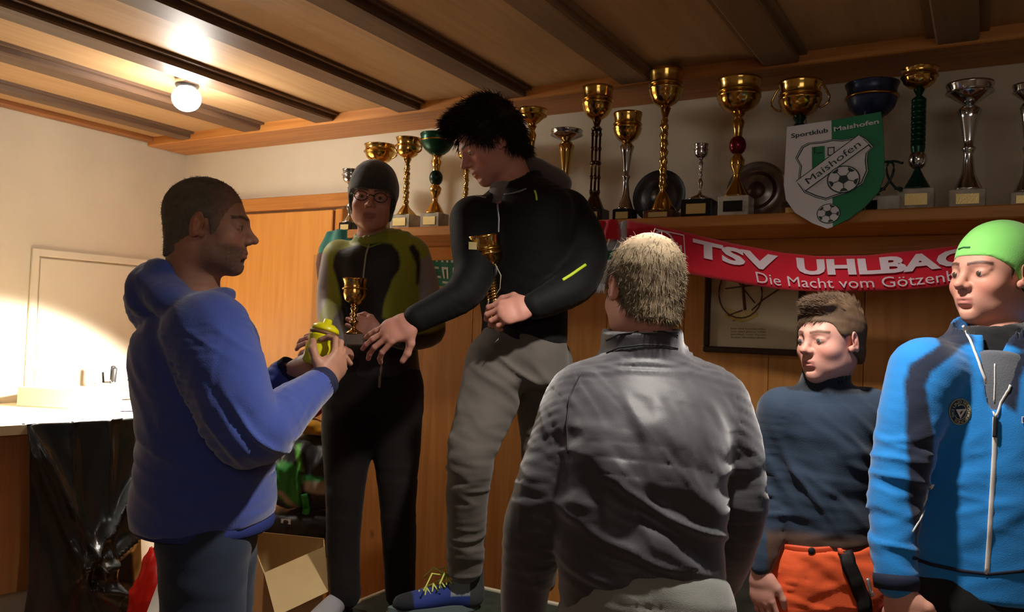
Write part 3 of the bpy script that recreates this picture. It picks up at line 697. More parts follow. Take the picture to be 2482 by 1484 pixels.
plate(1600, 450, 66, pm('dark_pewter', srgb(56, 56, 60), .45, .6), pm('pewter', srgb(120, 112, 108), .4, .6, col2=srgb(60, 55, 55), scale=30), 'round dark rimmed plate standing behind the tallest trophy')
plate(1836, 428, 72, pm('pewter_light', srgb(128, 118, 112), .25, .8), pm('plate_red', srgb(110, 70, 66), .4, .4, col2=srgb(70, 50, 50), scale=18), 'large pale metal plate with a reddish middle behind the red ball trophy')
# small handled jug stand behind the shield
c = atY(2156, 480, 2.65); e = empty('scroll_stand', (c[0], c[1], SZ), 'dark wire scroll ornament on a white block beside the shield', 'ornament')
MB().box((c[0], c[1], SZ+.022), (.06, .045, .044), bev=.003).build('base', marble_w, e)
m = MB()
for sg in (-1, 1):
    m.tube([np.array([c[0]+sg*(.012+.022*math.sin(a*1.3)), c[1], SZ+.044+.12*a/6.3+.02*math.cos(a*1.5)]) for a in np.linspace(0, 6.3, 24)], .0035, 7)
m.build('scroll', dgreen, e)
# ------------------------------------------------------------------ club shield hanging from the shelf
dn_ = lambda p: np.array([p[0], p[1], 0.])
o_ = atY(2017, 300, SY-.022); sc1 = depth(o_)/FPX
Xs = np.array([.9995, 0, .0349]); Zs = np.array([-.0349, 0, .9995]); Ns = np.array([0, -1, 0.])
def shp(px, py): return ((px-2017)*sc1*1.13, -(py-300)*sc1)       # pixels of the board face to board millimetres (wall recedes)
sh_white = pm('shield_white', srgb(226, 222, 226), .5); sh_green = pm('shield_green', srgb(16, 122, 78), .5); ink = pm('shield_ink', srgb(28, 54, 50), .5)
shd = empty('club_shield', o_+Zs*-.27, 'white and green football club shield with slanted name band hanging from the shelf front', 'shield')
def spoly(pts): return [shp(*p) for p in pts]
left = [(1925, 297), (2017, 294), (2017, 552), (2006, 556), (1975, 540), (1940, 512), (1921, 478), (1917, 440), (1921, 370)]
right = [(2017, 294), (2114, 288), (2117, 330), (2119, 400), (2118, 440), (2108, 475), (2082, 508), (2050, 535), (2017, 552)]
MB().prism(spoly(left), o_, Xs, Zs, Ns, .012).build('white_half', sh_white, shd)
MB().prism(spoly(right), o_, Xs, Zs, Ns, .012).build('green_half', sh_green, shd)
def decal(polys, k, mat, name, th=.0012):
    m = MB()
    for q in polys: m.prism(spoly(q) if not isinstance(q, tuple) else q[0], o_+Ns*(.012+.0008*k), Xs, Zs, Ns, th)
    return m.build(name, mat, shd)
crest = [(1945, 378), (1958, 352), (1972, 345), (1998, 346), (2020, 343), (2040, 347), (2060, 345), (2070, 340), (2084, 352), (2096, 370), (2086, 382), (2084, 400), (2086, 425), (2076, 452), (2050, 470), (2022, 478), (2004, 484), (1985, 476), (1962, 462), (1950, 440), (1952, 415), (1954, 398)]
cc = np.array([2018, 410]); big = [tuple(cc+(np.array(p)-cc)*1.045) for p in crest]; mid = [tuple(cc+(np.array(p)-cc)*1.02) for p in crest]
def tri_poly(m, poly, z): m.prism(spoly(poly), o_+Ns*z, Xs, Zs, Ns, .0006)
def crest_tris(poly, z, mat, name):
    m = MB(); p = [shp(*q) for q in poly]; c2 = shp(*cc); n = len(p)
    V = [o_+Ns*z+Xs*a+Zs*b for a, b in p]+[o_+Ns*z+Xs*c2[0]+Zs*c2[1]]
    m.add(V, [(i, (i+1) % n, n) for i in range(n)]); return m.build(name, mat, shd)
crest_tris(big, .0128, ink, 'crest_outline'); crest_tris(mid, .0134, sh_white, 'crest_border'); crest_tris(crest, .014, ink, 'crest_line')
crest_tris([tuple(cc+(np.array(p)-cc)*.965) for p in crest], .0146, sh_white, 'crest_field')
decal([[(1977, 355), (2003, 355), (2003, 405), (1990, 415), (1977, 415)]], 4, sh_green, 'crest_green')
decal([[(1981, 356), (1984, 356), (1984, 372), (1981, 372)], [(1987, 370), (1999, 370), (1999, 373), (1987, 373)], [(2009, 360), (2023, 360), (2023, 362), (2009, 362)], [(2009, 378), (2023, 378), (2023, 380), (2009, 380)], [(2009, 360), (2011, 360), (2011, 380), (2009, 380)], [(2021, 360), (2023, 360), (2023, 380), (2021, 380)]], 5, ink, 'crest_tower')
A, B = np.array([1953, 447.]), np.array([2080, 350.]); dr = (B-A)/np.linalg.norm(B-A); nn_ = np.array([-dr[1], dr[0]])
band = lambda w0, w1: [tuple(A+nn_*w0), tuple(B+nn_*w0), tuple(B+nn_*w1), tuple(A+nn_*w1)]
decal([band(-16, 18)], 5.5, ink, 'name_band_edge'); decal([band(-14, 16)], 6.2, sh_white, 'name_band')
def put_text(txt, a, b, h, k, mat, name, bold=.0, parent=None, squash=None):
    V, F = text_mesh(txt, 1, bold); wd = V[:, 0].max()-V[:, 0].min(); a = np.array(shp(*a)); b = np.array(shp(*b)); L = np.linalg.norm(b-a); d = (b-a)/L; n = np.array([-d[1], d[0]]); hh = h*sc1
    Q = [o_+Ns*(.012+.0008*k)+Xs*(a+d*(v[0]-V[:, 0].min())*L/wd+n*v[1]*hh/.73)[0]+Zs*(a+d*(v[0]-V[:, 0].min())*L/wd+n*v[1]*hh/.73)[1] for v in V]
    return MB().add(Q, F).build(name, mat, shd)
put_text('Maishofen', A+dr*14+nn_*9, B-dr*12+nn_*9, 17, 9, ink, 'name_lettering', .0)
put_text('Sportklub', (1934, 326), (2010, 322), 11, 1, ink, 'club_lettering', .02)
put_text('Maishofen', (2022, 322), (2110, 315), 11, 1, sh_white, 'town_lettering', .02)
def ballart(cx, cy, r, k, tilt=0):
    circ = lambda q, n=28: [(cx+q*math.cos(2*math.pi*i/n), cy+q*math.sin(2*math.pi*i/n)) for i in range(n)]
    decal([circ(r)], k, ink, 'ball_edge'); decal([circ(r*.92)], k+1, sh_white, 'ball_face')
    pents = [[(cx+r*.34*math.cos(2*math.pi*i/5+tilt), cy+r*.34*math.sin(2*math.pi*i/5+tilt)) for i in range(5)]]
    lines = []
    for i in range(5):
        a = 2*math.pi*i/5+tilt; p = [(cx+r*q*math.cos(a+w_), cy+r*q*math.sin(a+w_)) for q, w_ in ((.9, -.28), (.9, .28), (.70, .2), (.64, 0), (.70, -.2))]; pents.append(p)
        n2 = (-math.sin(a)*r*.025, math.cos(a)*r*.025); lines.append([(cx+r*.3*math.cos(a)+n2[0], cy+r*.3*math.sin(a)+n2[1]), (cx+r*.7*math.cos(a)+n2[0], cy+r*.7*math.sin(a)+n2[1]), (cx+r*.7*math.cos(a)-n2[0], cy+r*.7*math.sin(a)-n2[1]), (cx+r*.3*math.cos(a)-n2[0], cy+r*.3*math.sin(a)-n2[1])])
    decal(pents+lines, k+2, ink, 'ball_patches')
ballart(2040, 441, 33, 6.5, .3); ballart(2009, 520, 24, 1, .1)
for px_ in (1960, 2080): q = shp(px_, 296); MB().tube([o_+Xs*q[0]+Zs*(q[1]-.01)+Ns*.003, o_+Xs*q[0]+Zs*(q[1]+.03)-Ns*.03, np.array([o_[0]+q[0], SY+.05, SZ+.004])], .0015, 6).build('hanging_cord', pm('cord_grey', (.3, .3, .3), .7), shd)

# ------------------------------------------------------------------ framed drawing
YP = YB-.03
A_ = atY(1705, 853, YP); B_ = atY(1948, 570, YP); px0, px1, pz0, pz1 = A_[0], B_[0]+.01, A_[2], B_[2]
pf = empty('framed_drawing', ((px0+px1)/2, YP, pz0), 'dark framed pale picture of an old snowshoe behind the red scarf', 'picture')
fm = pm('frame_dark', srgb(50, 32, 22), .4); m = MB(); fw = .022
for (c, s) in ((((px0+px1)/2, YP, pz0+fw/2), (px1-px0, .024, fw)), (((px0+px1)/2, YP, pz1-fw/2), (px1-px0, .024, fw)), ((px0+fw/2, YP, (pz0+pz1)/2), (fw, .0236, pz1-pz0-2*fw)), ((px1-fw/2, YP, (pz0+pz1)/2), (fw, .0236, pz1-pz0-2*fw))): m.box(c, s, bev=.004)
m.build('frame', fm, pf)
MB().box(((px0+px1)/2, YP+.006, (pz0+pz1)/2), (px1-px0-.03, .006, pz1-pz0-.03)).build('mount', pm('mount_paper', srgb(196, 182, 152), .7), pf)
Yq = YP+.002
pg = lambda x, y: np.array([atY(x, y, Yq)[0], Yq, atY(x, y, Yq)[2]])
m = MB(); lp = []
for i in range(28):
    a = 2*math.pi*i/28; lp.append(pg(1795+52*math.cos(a)*(1+.1*math.sin(a)), 705+66*math.sin(a)))
m.tube(lp, .006, 6, closed=True, flat=.4); m.tube([pg(1798, 645), pg(1801, 700), pg(1806, 752)], .006, 6); m.tube([pg(1758, 700), pg(1838, 690)], .003, 6); m.tube([pg(1770, 660), pg(1830, 735)], .0022, 6)
m.tube([pg(1822, 752), pg(1850, 726), pg(1905, 690)], .0028, 6); m.tube([pg(1800, 752), pg(1765, 765), pg(1780, 778)], .003, 6)
m.build('drawn_hoop', pm('hoop_brown', srgb(92, 58, 44), .6), pf)
m = MB()
for i in range(14):
    t = i/13; x = 1759+t*74; y0_ = 745+10*math.sin(t*3); m.tube([pg(x, y0_), pg(x+2, y0_+18+6*math.sin(math.pi*t))], .0024, 5)
m.tube([pg(1757+i*7.8, 764+14*math.sin(math.pi*i/10)) for i in range(11)], .0035, 6)
m.build('drawn_tread', pm('tread_yellow', srgb(206, 180, 90), .6), pf)
m = MB()
for j in range(4):
    V, F = text_mesh(['Der alte Schneereifen', 'aus dem Jahre 1900', 'gestiftet vom Verein', 'zum Andenken'][j], 1); wd = V[:, 0].max()
    a = pg(1771, 798+j*7); b = pg(1856, 800+j*7); d = b-a
    m.add([a+d*(v[0]/wd)+np.array([0, -.0008, v[1]*.008]) for v in V], F)
m.build('caption', fm, pf)

# ------------------------------------------------------------------ red supporters' scarf
YSC = SY-.012
top = [(1520, 533), (1592, 547), (1660, 562), (1775, 590), (1891, 612), (1976, 620), (2105, 619), (2233, 606), (2310, 596), (2420, 575), (2530, 548)]
bot = [(1528, 640), (1590, 650), (1655, 661), (1740, 678), (1815, 691), (1891, 702), (1985, 708), (2083, 708), (2190, 704), (2297, 694), (2430, 668), (2545, 635)]
def curve(pts, Y):
    Q = np.array([[atY(x, y, Y)[0], atY(x, y, Y)[2]] for x, y in pts]); L = np.concatenate([[0], np.cumsum(np.linalg.norm(np.diff(Q, axis=0), axis=1))]); L /= L[-1]
    return lambda t: np.array([np.interp(t, L, Q[:, 0]), np.interp(t, L, Q[:, 1])])
ct, cb = curve(top, YSC), curve(bot, YSC)
def scf(u, v, off=0.0):     # v 0 top .. 1 bottom
    a = ct(u)*(1-v)+cb(u)*v; y = YSC-.010*math.sin(v*math.pi)-.006*math.sin(u*21+v*3)-.012*v-off
    return np.array([a[0], y, a[1]])
red = pm('scarf_red', srgb(206, 16, 44), .85, sheen=.3, bump=.5, bscale=500); pinkish = pm('scarf_white', srgb(226, 206, 214), .85, sheen=.3, bump=.5, bscale=500)
scarf = empty('supporters_scarf', scf(.5, 1), 'long red knitted scarf with white lettering sagging below the shelf', 'scarf')
MB().grid(lambda u, v: scf(u, v), 90, 10, th=-.005).build('cloth', red, scarf)
# arclength positions by pixel: u for a pixel x
us = np.linspace(0, 1, 400)
def pxx(p): q = np.asarray(p)-EYE; return CX+FPX*(q@RT)/(q@FW)
uxs = np.array([pxx(scf(u, .5)) for u in us])
uof = lambda x: float(np.interp(x, uxs, us))
def scarf_text(txt, x0, x1, v0, v1, name, bold=.03, lab=None):
    V, F = text_mesh(txt, 1, bold); me = bpy.data.meshes.new('t'); me.from_pydata([(v[0], v[1], 0) for v in V], [], F)
    bm_ = bmesh.new(); bm_.from_mesh(me); bmesh.ops.triangulate(bm_, faces=bm_.faces)
    for _ in range(2):
        es = [e for e in bm_.edges if e.calc_length() > .25]
        if es: bmesh.ops.subdivide_edges(bm_, edges=es, cuts=1); bmesh.ops.triangulate(bm_, faces=bm_.faces)
    V = np.array([v.co[:2] for v in bm_.verts]); F = [tuple(v.index for v in f.verts) for f in bm_.faces]; bm_.free(); bpy.data.meshes.remove(me)
    mn, mx = V.min(0), V.max(0); base, capm = 0, .7
    u0, u1 = uof(x0), uof(x1)
    Q = [scf(u0+(u1-u0)*(v[0]-mn[0])/(mx[0]-mn[0]), v1+(v0-v1)*(v[1]/capm), .0075) for v in V]
    return MB().add(Q, F).build(name, pinkish, scarf)
import bmesh
scarf_text('TSV', 1682, 1892, .13, .52, 'club_lettering', .045)
scarf_text('UHLBACH', 1935, 2440, .12, .52, 'town_lettering', .045)
scarf_text('Die Macht vom Götzenberg', 1830, 2385, .63, .90, 'motto_lettering', .0)
# woven badge on the scarf
m = MB()
def ring(uc, vc, ru, rv, w, n=28):
    V = []
    for i in range(n):
        a = 2*math.pi*i/n
        for q in (1, 1-w): V.append(scf(uc+ru*q*math.cos(a), vc+rv*q*math.sin(a), .0075))
    return V, [(2*i, 2*i+1, (2*i+3) % (2*n), (2*i+2) % (2*n)) for i in range(n)]
uc = uof(1612)
for ru, rv, w in ((.036, .42, .12), (.024, .28, .18), (.012, .14, .5)): m.add(*ring(uc, .5, ru, rv, w))
def sq(u0, u1, v0, v1): return [scf(u0, v0, .0075), scf(u1, v0, .0075), scf(u1, v1, .0075), scf(u0, v1, .0075)], [(0, 1, 2, 3)]
ua, ub = uof(1590), uof(1662)
for q in ((ua, ub, .08, .11), (ua, ub, .89, .92), (ub-.003, ub, .08, .92), (uof(1640), uof(1646), .3, .85), (uof(1650), uof(1655), .35, .8)): m.add(*sq(*q))
m.build('woven_badge', pinkish, scarf)
# white and green scarf end hanging at the left of the red one
def drape(name, label, pts_l, pts_r, Y, mats, wav=.012, cat='scarf', fr=None, nu=40, stripes=None, bow=.02):
    cl, cr2 = curve(pts_l, Y), curve(pts_r, Y)
    f = lambda u, v: (lambda a: np.array([a[0], Y-bow*math.sin(math.pi*v)-wav*math.sin(v*9+u*2), a[1]]))(cl(u)*(1-v)+cr2(u)*v)
    e = empty(name, f(1, .5), label, cat); bands = stripes or [(0, 1, 0)]
    for (u0, u1, k) in bands:
        MB().grid(lambda u, v: f(u0+(u1-u0)*u, v), max(2, int(nu*(u1-u0))), 10, th=.005).build('cloth' if k == 0 else 'stripe', mats[k], e)
    if fr:
        m = MB(); n = 26
        for i in range(n):
            p = f(1, i/(n-1)); m.tube([p+np.array([0, 0, .003]), p+np.array([.003*math.sin(i*3), -.003, -fr*.5]), p+np.array([.006*math.sin(i*5), -.004, -fr])], [.0028, .0025, .001], 5)
        m.build('fringe', mats[0], e)
    return e, f
gw = pm('scarf_green', srgb(22, 104, 84), .85, sheen=.3, bump=.5, bscale=400); wh = pm('scarf_offwhite', srgb(196, 196, 200), .85, sheen=.3, bump=.5, bscale=400)
drape('scarf', 'white and green scarf end hanging down beside the bald head', [(1490, 545), (1470, 600), (1455, 650), (1450, 690)], [(1522, 535), (1518, 590), (1490, 640), (1462, 690)], SY-.035, [wh, gw], stripes=[(0, .45, 0), (.45, .6, 1), (.6, 1, 0)], fr=.03)
drape('scarf', 'crumpled red scarf end tucked under the shelf behind the winner', [(1425, 536), (1428, 560), (1440, 585)], [(1500, 534), (1502, 555), (1500, 580)], SY-.075, [red], fr=None, wav=.02)
# green pennant scarf between the two winners
e, f = drape('knitted_pennant', 'green and white knitted club pennant on the boards below the shelf', [(1028, 624), (1040, 660), (1056, 692)], [(1120, 628), (1118, 662), (1110, 700)], YB-.04, [gw, wh], wav=.003, cat='pennant', bow=0, nu=30)
m = MB()
for (u0, u1, v0, v1) in [(.05+.0, .14, .02+i*.14, .08+i*.14) for i in range(7)]+[(.3, .7, .14, .2), (.3, .38, .14, .34), (.62, .7, .14, .34), (.3, .7, .42, .48), (.3, .7, .56, .62), (.3, .38, .42, .6), (.3, .7, .76, .82), (.45, .53, .76, .92), (.8, .88, .35, .65)]:
    m.add([f(u0, v0)-[0, .002, 0], f(u1, v0)-[0, .002, 0], f(u1, v1)-[0, .002, 0], f(u0, v1)-[0, .002, 0]], [(0, 1, 2, 3)])
m.build('knit_pattern', wh, e)
# teal jacket hanging behind the boy in the beanie
e = empty('hanging_jersey', atY(820, 690, 2.64), 'teal green jersey hanging at the shelf end behind the boy in the beanie', 'jersey')
teal = pm('teal_cloth', srgb(24, 108, 96), .8, sheen=.3, col2=srgb(16, 80, 70), scale=8); tbr = pm('teal_fringe', srgb(88, 60, 56), .85)
cl, cr2 = curve([(792, 566), (776, 600), (770, 640), (772, 690)], 2.62), curve([(868, 562), (880, 600), (880, 640), (880, 690)], 2.62)
def jf(u, v): a = cl(u)*(1-v)+cr2(u)*v; return np.array([a[0], 2.62-.03*math.sin(math.pi*v)-.010*math.sin(v*14+u*3), a[1]+.010*math.sin(v*math.pi)*(1-u)])
MB().grid(lambda u, v: jf(u*.42, v), 16, 14, th=.006).build('cloth', teal, e)
MB().grid(lambda u, v: jf(.42+u*.16, v), 6, 14, th=.006).build('border', tbr, e)
MB().grid(lambda u, v: jf(.58+u*.42, v), 14, 14, th=.006).build('lower_cloth', tbr, e)
MB().grid(lambda u, v: jf(.28+u*.06, .25+.5*v)-np.array([0, .004, 0]), 3, 8, th=.002).build('label_strip', wh, e)

# ------------------------------------------------------------------ bar counter at the left
barm = wood('bar_wood', srgb(176, 120, 70), srgb(160, 106, 60), (0, 0, 0), 2, .45, knots=False); bartop = pm('bar_top', srgb(216, 196, 160), .25, col2=srgb(200, 176, 136), scale=6)
bc = P(190, 1020, 3.25); zt_ = bc[2]
# rounded end counter: centre line runs along the left wall, end faces the room
cx_, cy_ = -3.38, 2.02; rx, ry = .62, .40
q = [P(x, y, d) for x, y, d in ((0, 1022, 3.0),)]
ang = np.linspace(-math.pi/2, math.pi/2, 25)
pl = [P(-260, 1010, 2.75)[:2], P(-120, 1016, 2.85)[:2], P(0, 1021, 2.96)[:2], P(90, 1024, 3.05)[:2], P(180, 1025, 3.13)[:2], P(260, 1022, 3.22)[:2], P(325, 1014, 3.33)[:2], P(362, 1002, 3.46)[:2], P(372, 990, 3.6)[:2], P(366, 978, 3.75)[:2]]
pl = [np.array(p) for p in pl]; back = [np.array([XL+.004, pl[-1][1]+.12]), np.array([XL+.004, pl[0][1]])]
zt_ = P(180, 1025, 3.13)[2]
bar = empty('bar_counter', (pl[4][0]-.3, pl[4][1], 0), 'rounded wooden bar counter with a pale top in the left corner', 'counter')
poly = [tuple(p) for p in pl]+[tuple(b) for b in back]
MB().prism(poly, (0, 0, zt_-.035), (1, 0, 0), (0, 1, 0), (0, 0, 1), .035).build('worktop', bartop, bar)
def inset(k, dd): # inward offset towards the wall
    return [np.array([p[0]-dd, p[1]]) if i > 3 else np.array([p[0]-dd*.7, p[1]+dd*.5]) for i, p in enumerate(pl)]
fp = inset(0, .05)
poly2 = [tuple(p) for p in fp]+[tuple(b) for b in back]
MB().prism(poly2, (0, 0, .50), (1, 0, 0), (0, 1, 0), (0, 0, 1), zt_-.037-.50).build('front_panel', barm, bar)
poly3 = [tuple(p+np.array([-.10, .05])) for p in fp]+[tuple(b) for b in back]
MB().prism(poly3, (0, 0, .10), (1, 0, 0), (0, 1, 0), (0, 0, 1), .40).build('plinth', cream, bar)
# black plastic sheet taped to the counter edge
film = pm('black_film', (.016, .018, .017), .27, spec=.6, bump=.25, bscale=16, coat=.2, bstretch=(1, 1, .5))
pa = [np.array([p[0], p[1]]) for p in pl]; La = np.concatenate([[0], np.cumsum([np.linalg.norm(b-a) for a, b in zip(pa, pa[1:])])])
def edge(s): return np.array([np.interp(s, La, [p[0] for p in pa]), np.interp(s, La, [p[1] for p in pa])])
sA, sB = None, None
from math import sin, cos, exp
def sx_of(px_):
    return min(np.linspace(0, La[-1], 300), key=lambda s: abs(pxx(np.append(edge(s), zt_))-px_))
sA, sB = sx_of(62), sx_of(350)
def lined(u, v, a, b):      # signed distance to a crease line in sheet coordinates
    dx, dy = b[0]-a[0], b[1]-a[1]; L = math.hypot(dx, dy); t = ((u-a[0])*dx+(v-a[1])*dy)/L/L; t2 = min(1.15, max(-.1, t))
    return math.hypot(u-a[0]-dx*t2, (v-a[1]-dy*t2)), (dx*(v-a[1])-dy*(u-a[0]))/L
def filmf(u, v):
    s = sA+(sB-sA)*u; p = edge(s); t = edge(min(s+.01, La[-1]))-edge(max(s-.01, 0)); tt = t/np.linalg.norm(t); n = np.array([tt[1], -tt[0]])
    z = zt_+.004-v*(1.02)
    ww = 1-.10*sin(math.pi*min(1, v*1.1)); c = edge((sA+sB)/2); p2 = c+(p-c)*ww
    h = 0
    for a, b, am, wd in (((.04, .02), (.55, .56), .030, .035), ((1.02, .14), (.50, .48), .034, .030), ((.03, .10), (.52, .68), .022, .04), ((.95, .45), (.58, .55), .030, .03), ((.60, .52), (.62, .70), .030, .03), ((.55, .62), (.98, .72), .026, .03), ((.3, .0), (.36, .5), .010, .05), ((.62, 0), (.60, .4), .010, .05)):
        d, sg = lined(u, v*1.0, a, b); h += am*math.exp(-(d/wd)**2)+am*.35*math.exp(-(d/(wd*3))**2)*(1 if sg > 0 else -.4)
    q = np.array([[u*3, v*4, 1.0]]); h += .012*v*float(nz(q, 1.6, 3)[0])+.010*max(0, v-.4)*float(nz(q, 4.5, 9)[0])*(1.8 if u > .5 else .8)
    off = .007+.04*v+max(0, h*min(1, v*8)) + .10*max(0, v-.42)*(1.2-u)
    return np.array([*(p2+n*off-tt*.12*max(0, v-.55)*(1-u)), z])
fe = MB().grid(filmf, 90, 110, th=.0015).build('plastic_sheet', film); tag(fe, 'shiny black plastic sheet taped over the front of the bar counter', 'plastic sheet')
for s_ in (.02, .35, .66, .97):
    p = filmf(s_, 0); MB().box(p+np.array([.002, -.003, .002]), (.05, .012, .004), basis((0, 0, 1), (1, .3, 0))).build('tape', pm('clear_tape', srgb(220, 220, 226), .15), fe)
# things on the counter
T = lambda x, y: atZ(x, y, zt_)
white_pl = pm('white_plastic', srgb(232, 228, 214), .45); cream_box = pm('cream_box', srgb(226, 214, 186), .7)
def openbox(c, sx, sy, h, mat, name, label, cat, ang=0, th=.006, parent=None):
    a = math.radians(ang); X = np.array([cos(a), sin(a), 0]); Yv = np.array([-sin(a), cos(a), 0]); Z_ = ZZ; e = empty(name, c, label, cat)
    MB().box(c+Z_*th/2, (sx, sy, th), (X, Yv, Z_)).build('bottom', mat, e)
    for (o2, s2) in ((X*(sx/2-th/2), (th, sy, h)), (-X*(sx/2-th/2), (th, sy, h)), (Yv*(sy/2-th/2), (sx-2*th, th, h)), (-Yv*(sy/2-th/2), (sx-2*th, th, h))):
        MB().box(c+o2+Z_*(h/2+.0005), s2, (X, Yv, Z_), bev=.001).build('side', mat, e)
    return e
c = T(140, 985); tray = openbox(c, .26, .18, .085, cream_box, 'tray', 'pale plastic tray on the bar in the glare of the lamp', 'tray', 20)
c = T(262, 982); cup = empty('tool_tub', c, 'white tub holding brushes and pens on the bar', 'tub')
MB().lathe(c, [(.052, 0), (.056, .01), (.064, .10), (.066, .104), (.062, .102), (.05, .01), (0, .008)], 28).build('tub', white_pl, cup)
MB().lathe(c, [(.0655, .085), (.0675, .092), (.0655, .099)], 28).build('tub_rim', white_pl, cup)
dk = pm('tool_dark', (.006, .005, .005), .6)
for i, (dx, dy, tx, ty, L, nm, lb) in enumerate([(-.03, 0, -.30, .1, .20, 'brush', 'brush leaning left in the white tub'), (.0, .01, .06, .0, .165, 'marker_pen', 'dark marker standing upright in the white tub'), (.02, .0, .25, -.1, .165, 'pliers', 'dark tool leaning right in the white tub'), (.035, .02, .50, .1, .19, 'scissors', 'thin scissors tilting far right in the white tub')]):
    d = nrm((tx, ty, 1)); b0 = c+np.array([dx, dy, .012])
    e = empty(nm, b0, lb, nm.replace('_', ' ').split()[0]); x_, y_, _ = basis(d)
    if nm == 'brush':
        MB().tube([b0, b0+d*L*.7], .005, 8).build('handle', dk, e); MB().box(b0+d*L*.85, (.024, .010, L*.3), (x_, y_, d), bev=.003).build('head', pm('bristle', srgb(120, 124, 130), .7), e)
    elif nm == 'scissors':
        MB().tube([b0, b0+d*L], [.003, .002], 6).build('blade', silver, e); MB().tube([b0+d*L*.95+x_*.012*cos(a)+d*.016*sin(a) for a in np.linspace(0, 6.0, 14)], .003, 6).build('handle', dk, e)
    else:
        MB().lathe(b0, [(.008, 0), (.009, L*.5), (.0105, L*.6), (.0105, L), (.006, L+.003)], 12, basis(d)).build('body', dk, e); MB().lathe(b0+d*L*.6, [(.0112, 0), (.0112, .006)], 12, basis(d)).build('clip_ring', silver, e)
c = T(64, 978); e = empty('tape_dispenser', c, 'small beige tape roll at the far left of the bar', 'tape')
MB().lathe(c+ZZ*.030+np.array([0, .012, 0]), [(.016, 0), (.030, 0), (.030, .022), (.016, .022)], 24, (np.array([.9, .43, 0]), ZZ, np.array([.43, -.9, 0]))).build('roll', pm('tape_beige', srgb(196, 160, 100), .5), e)
MB().box(c+np.array([0, 0, .004]), (.07, .03, .008)).build('foot', dk, e)
papers = []
pp = pm('paper', srgb(236, 232, 236), .7); pv = pm('paper_violet', srgb(150, 120, 170), .7)
for i, (x, y, a, mt, lb) in enumerate([(230, 1004, 30, pv, 'violet and white sheet nearest the white tub on the bar edge'), (262, 1001, -15, pp, 'white sheet lying over the violet one on the bar edge'), (300, 996, 50, pv, 'small violet slip beside the taped corner of the bar')]):
    c = T(x, y)+ZZ*(.0015+.0018*i); aa = math.radians(a)
    o = MB().box(c, (.13, .09, .0012), (np.array([cos(aa), sin(aa), 0]), np.array([-sin(aa), cos(aa), 0]), ZZ)).build('paper_sheet', mt); tag(o, lb, 'paper', 'papers on the bar')
# shaded desk lamp behind the man in blue
lamp_m = pm('lamp_enamel', srgb(60, 62, 66), .35)
lb_ = np.array([DESK[0], DESK[1], zt_]); dsk = empty('desk_lamp', lb_, 'small desk lamp shining at the left wall from behind the man in blue', 'lamp')
MB().lathe(lb_, [(.06, 0), (.06, .012), (.02, .02), (.008, .03)], 24).build('base', lamp_m, dsk)
hd = DESK+np.array([0, 0, .02]); MB().tube([lb_+ZZ*.02, lb_+ZZ*.12+np.array([.05, .03, 0]), hd+np.array([.03, .01, .02])], .006, 8).build('arm', lamp_m, dsk)
aim = nrm((-.62, -.22, -.80)); bx_ = basis(aim)
MB().lathe(hd, [(.018, -.07), (.028, -.06), (.075, .03), (.077, .03), (.030, -.064), (.016, -.075)][:6], 28, bx_).build('shade', lamp_m, dsk)
MB().ell(hd-aim*.01, (.024, .024, .028), bx_).build('bulb', pm('desk_glow', (1, .97, .9), .3, emit=30), dsk)
light('desk_lamp_light', 'SPOT', hd+aim*.04, 170, (1, .95, .84), .03, hd+aim, 126, .3)

# ------------------------------------------------------------------ floor clutter on the left
card = pm('cardboard', srgb(216, 190, 138), .8, col2=srgb(204, 176, 124), scale=5, bump=.15, bscale=80)

bx = empty('cardboard_box', dn_(P(700, 1480, 2.85)), 'open cardboard box with a bright flap between the men', 'box')
a = math.radians(28); X = np.array([cos(a), sin(a), 0]); Yv = np.array([-sin(a), cos(a), 0])
zb_ = P(700, 1400, 2.7)[2]
f0, f1, f2, f3 = P(640, 1389, 2.84), P(788, 1324, 2.98), P(796, 1434, 2.86), P(668, 1495, 2.74)
def slab(pts, th, mat, name, parent, label=None):
    p = [np.asarray(q, float) for q in pts]; n = nrm(np.cross(p[1]-p[0], p[3]-p[0])); return MB().add(p+[q+n*th for q in p], [(3, 2, 1, 0), (4, 5, 6, 7), (0, 1, 5, 4), (1, 2, 6, 5), (2, 3, 7, 6), (3, 0, 4, 7)]).build(name, mat, parent, label)
slab([f0, f1, f2, f3], .004, card, 'flap', bx)
b0, b1 = P(600, 1287, 3.12), P(786, 1306, 3.24); b2, b3 = b1.copy(), b0.copy(); b2[2] = b3[2] = 0.0
slab([b0, b1, b2, b3], .004, card, 'side', bx)
g0, g1 = f3.copy(), f2.copy(); h0, h1 = g0.copy(), g1.copy(); h0[2] = h1[2] = 0
s0, s1 = f0, f1; s0z, s1z = s0.copy(), s1.copy(); s0z[2] = s1z[2] = 0
slab([s0-ZZ*.002, s1-ZZ*.002, s1z, s0z], .004, card, 'side', bx)
slab([s1-ZZ*.003, b1-ZZ*.003, b2, s1z], .004, card, 'side', bx); slab([b0-ZZ*.003, s0-ZZ*.003, s0z, b3], .004, card, 'side', bx)
slab([s0z+ZZ*.002, s1z+ZZ*.002, b2+ZZ*.002, b3+ZZ*.002], .003, card, 'bottom', bx)

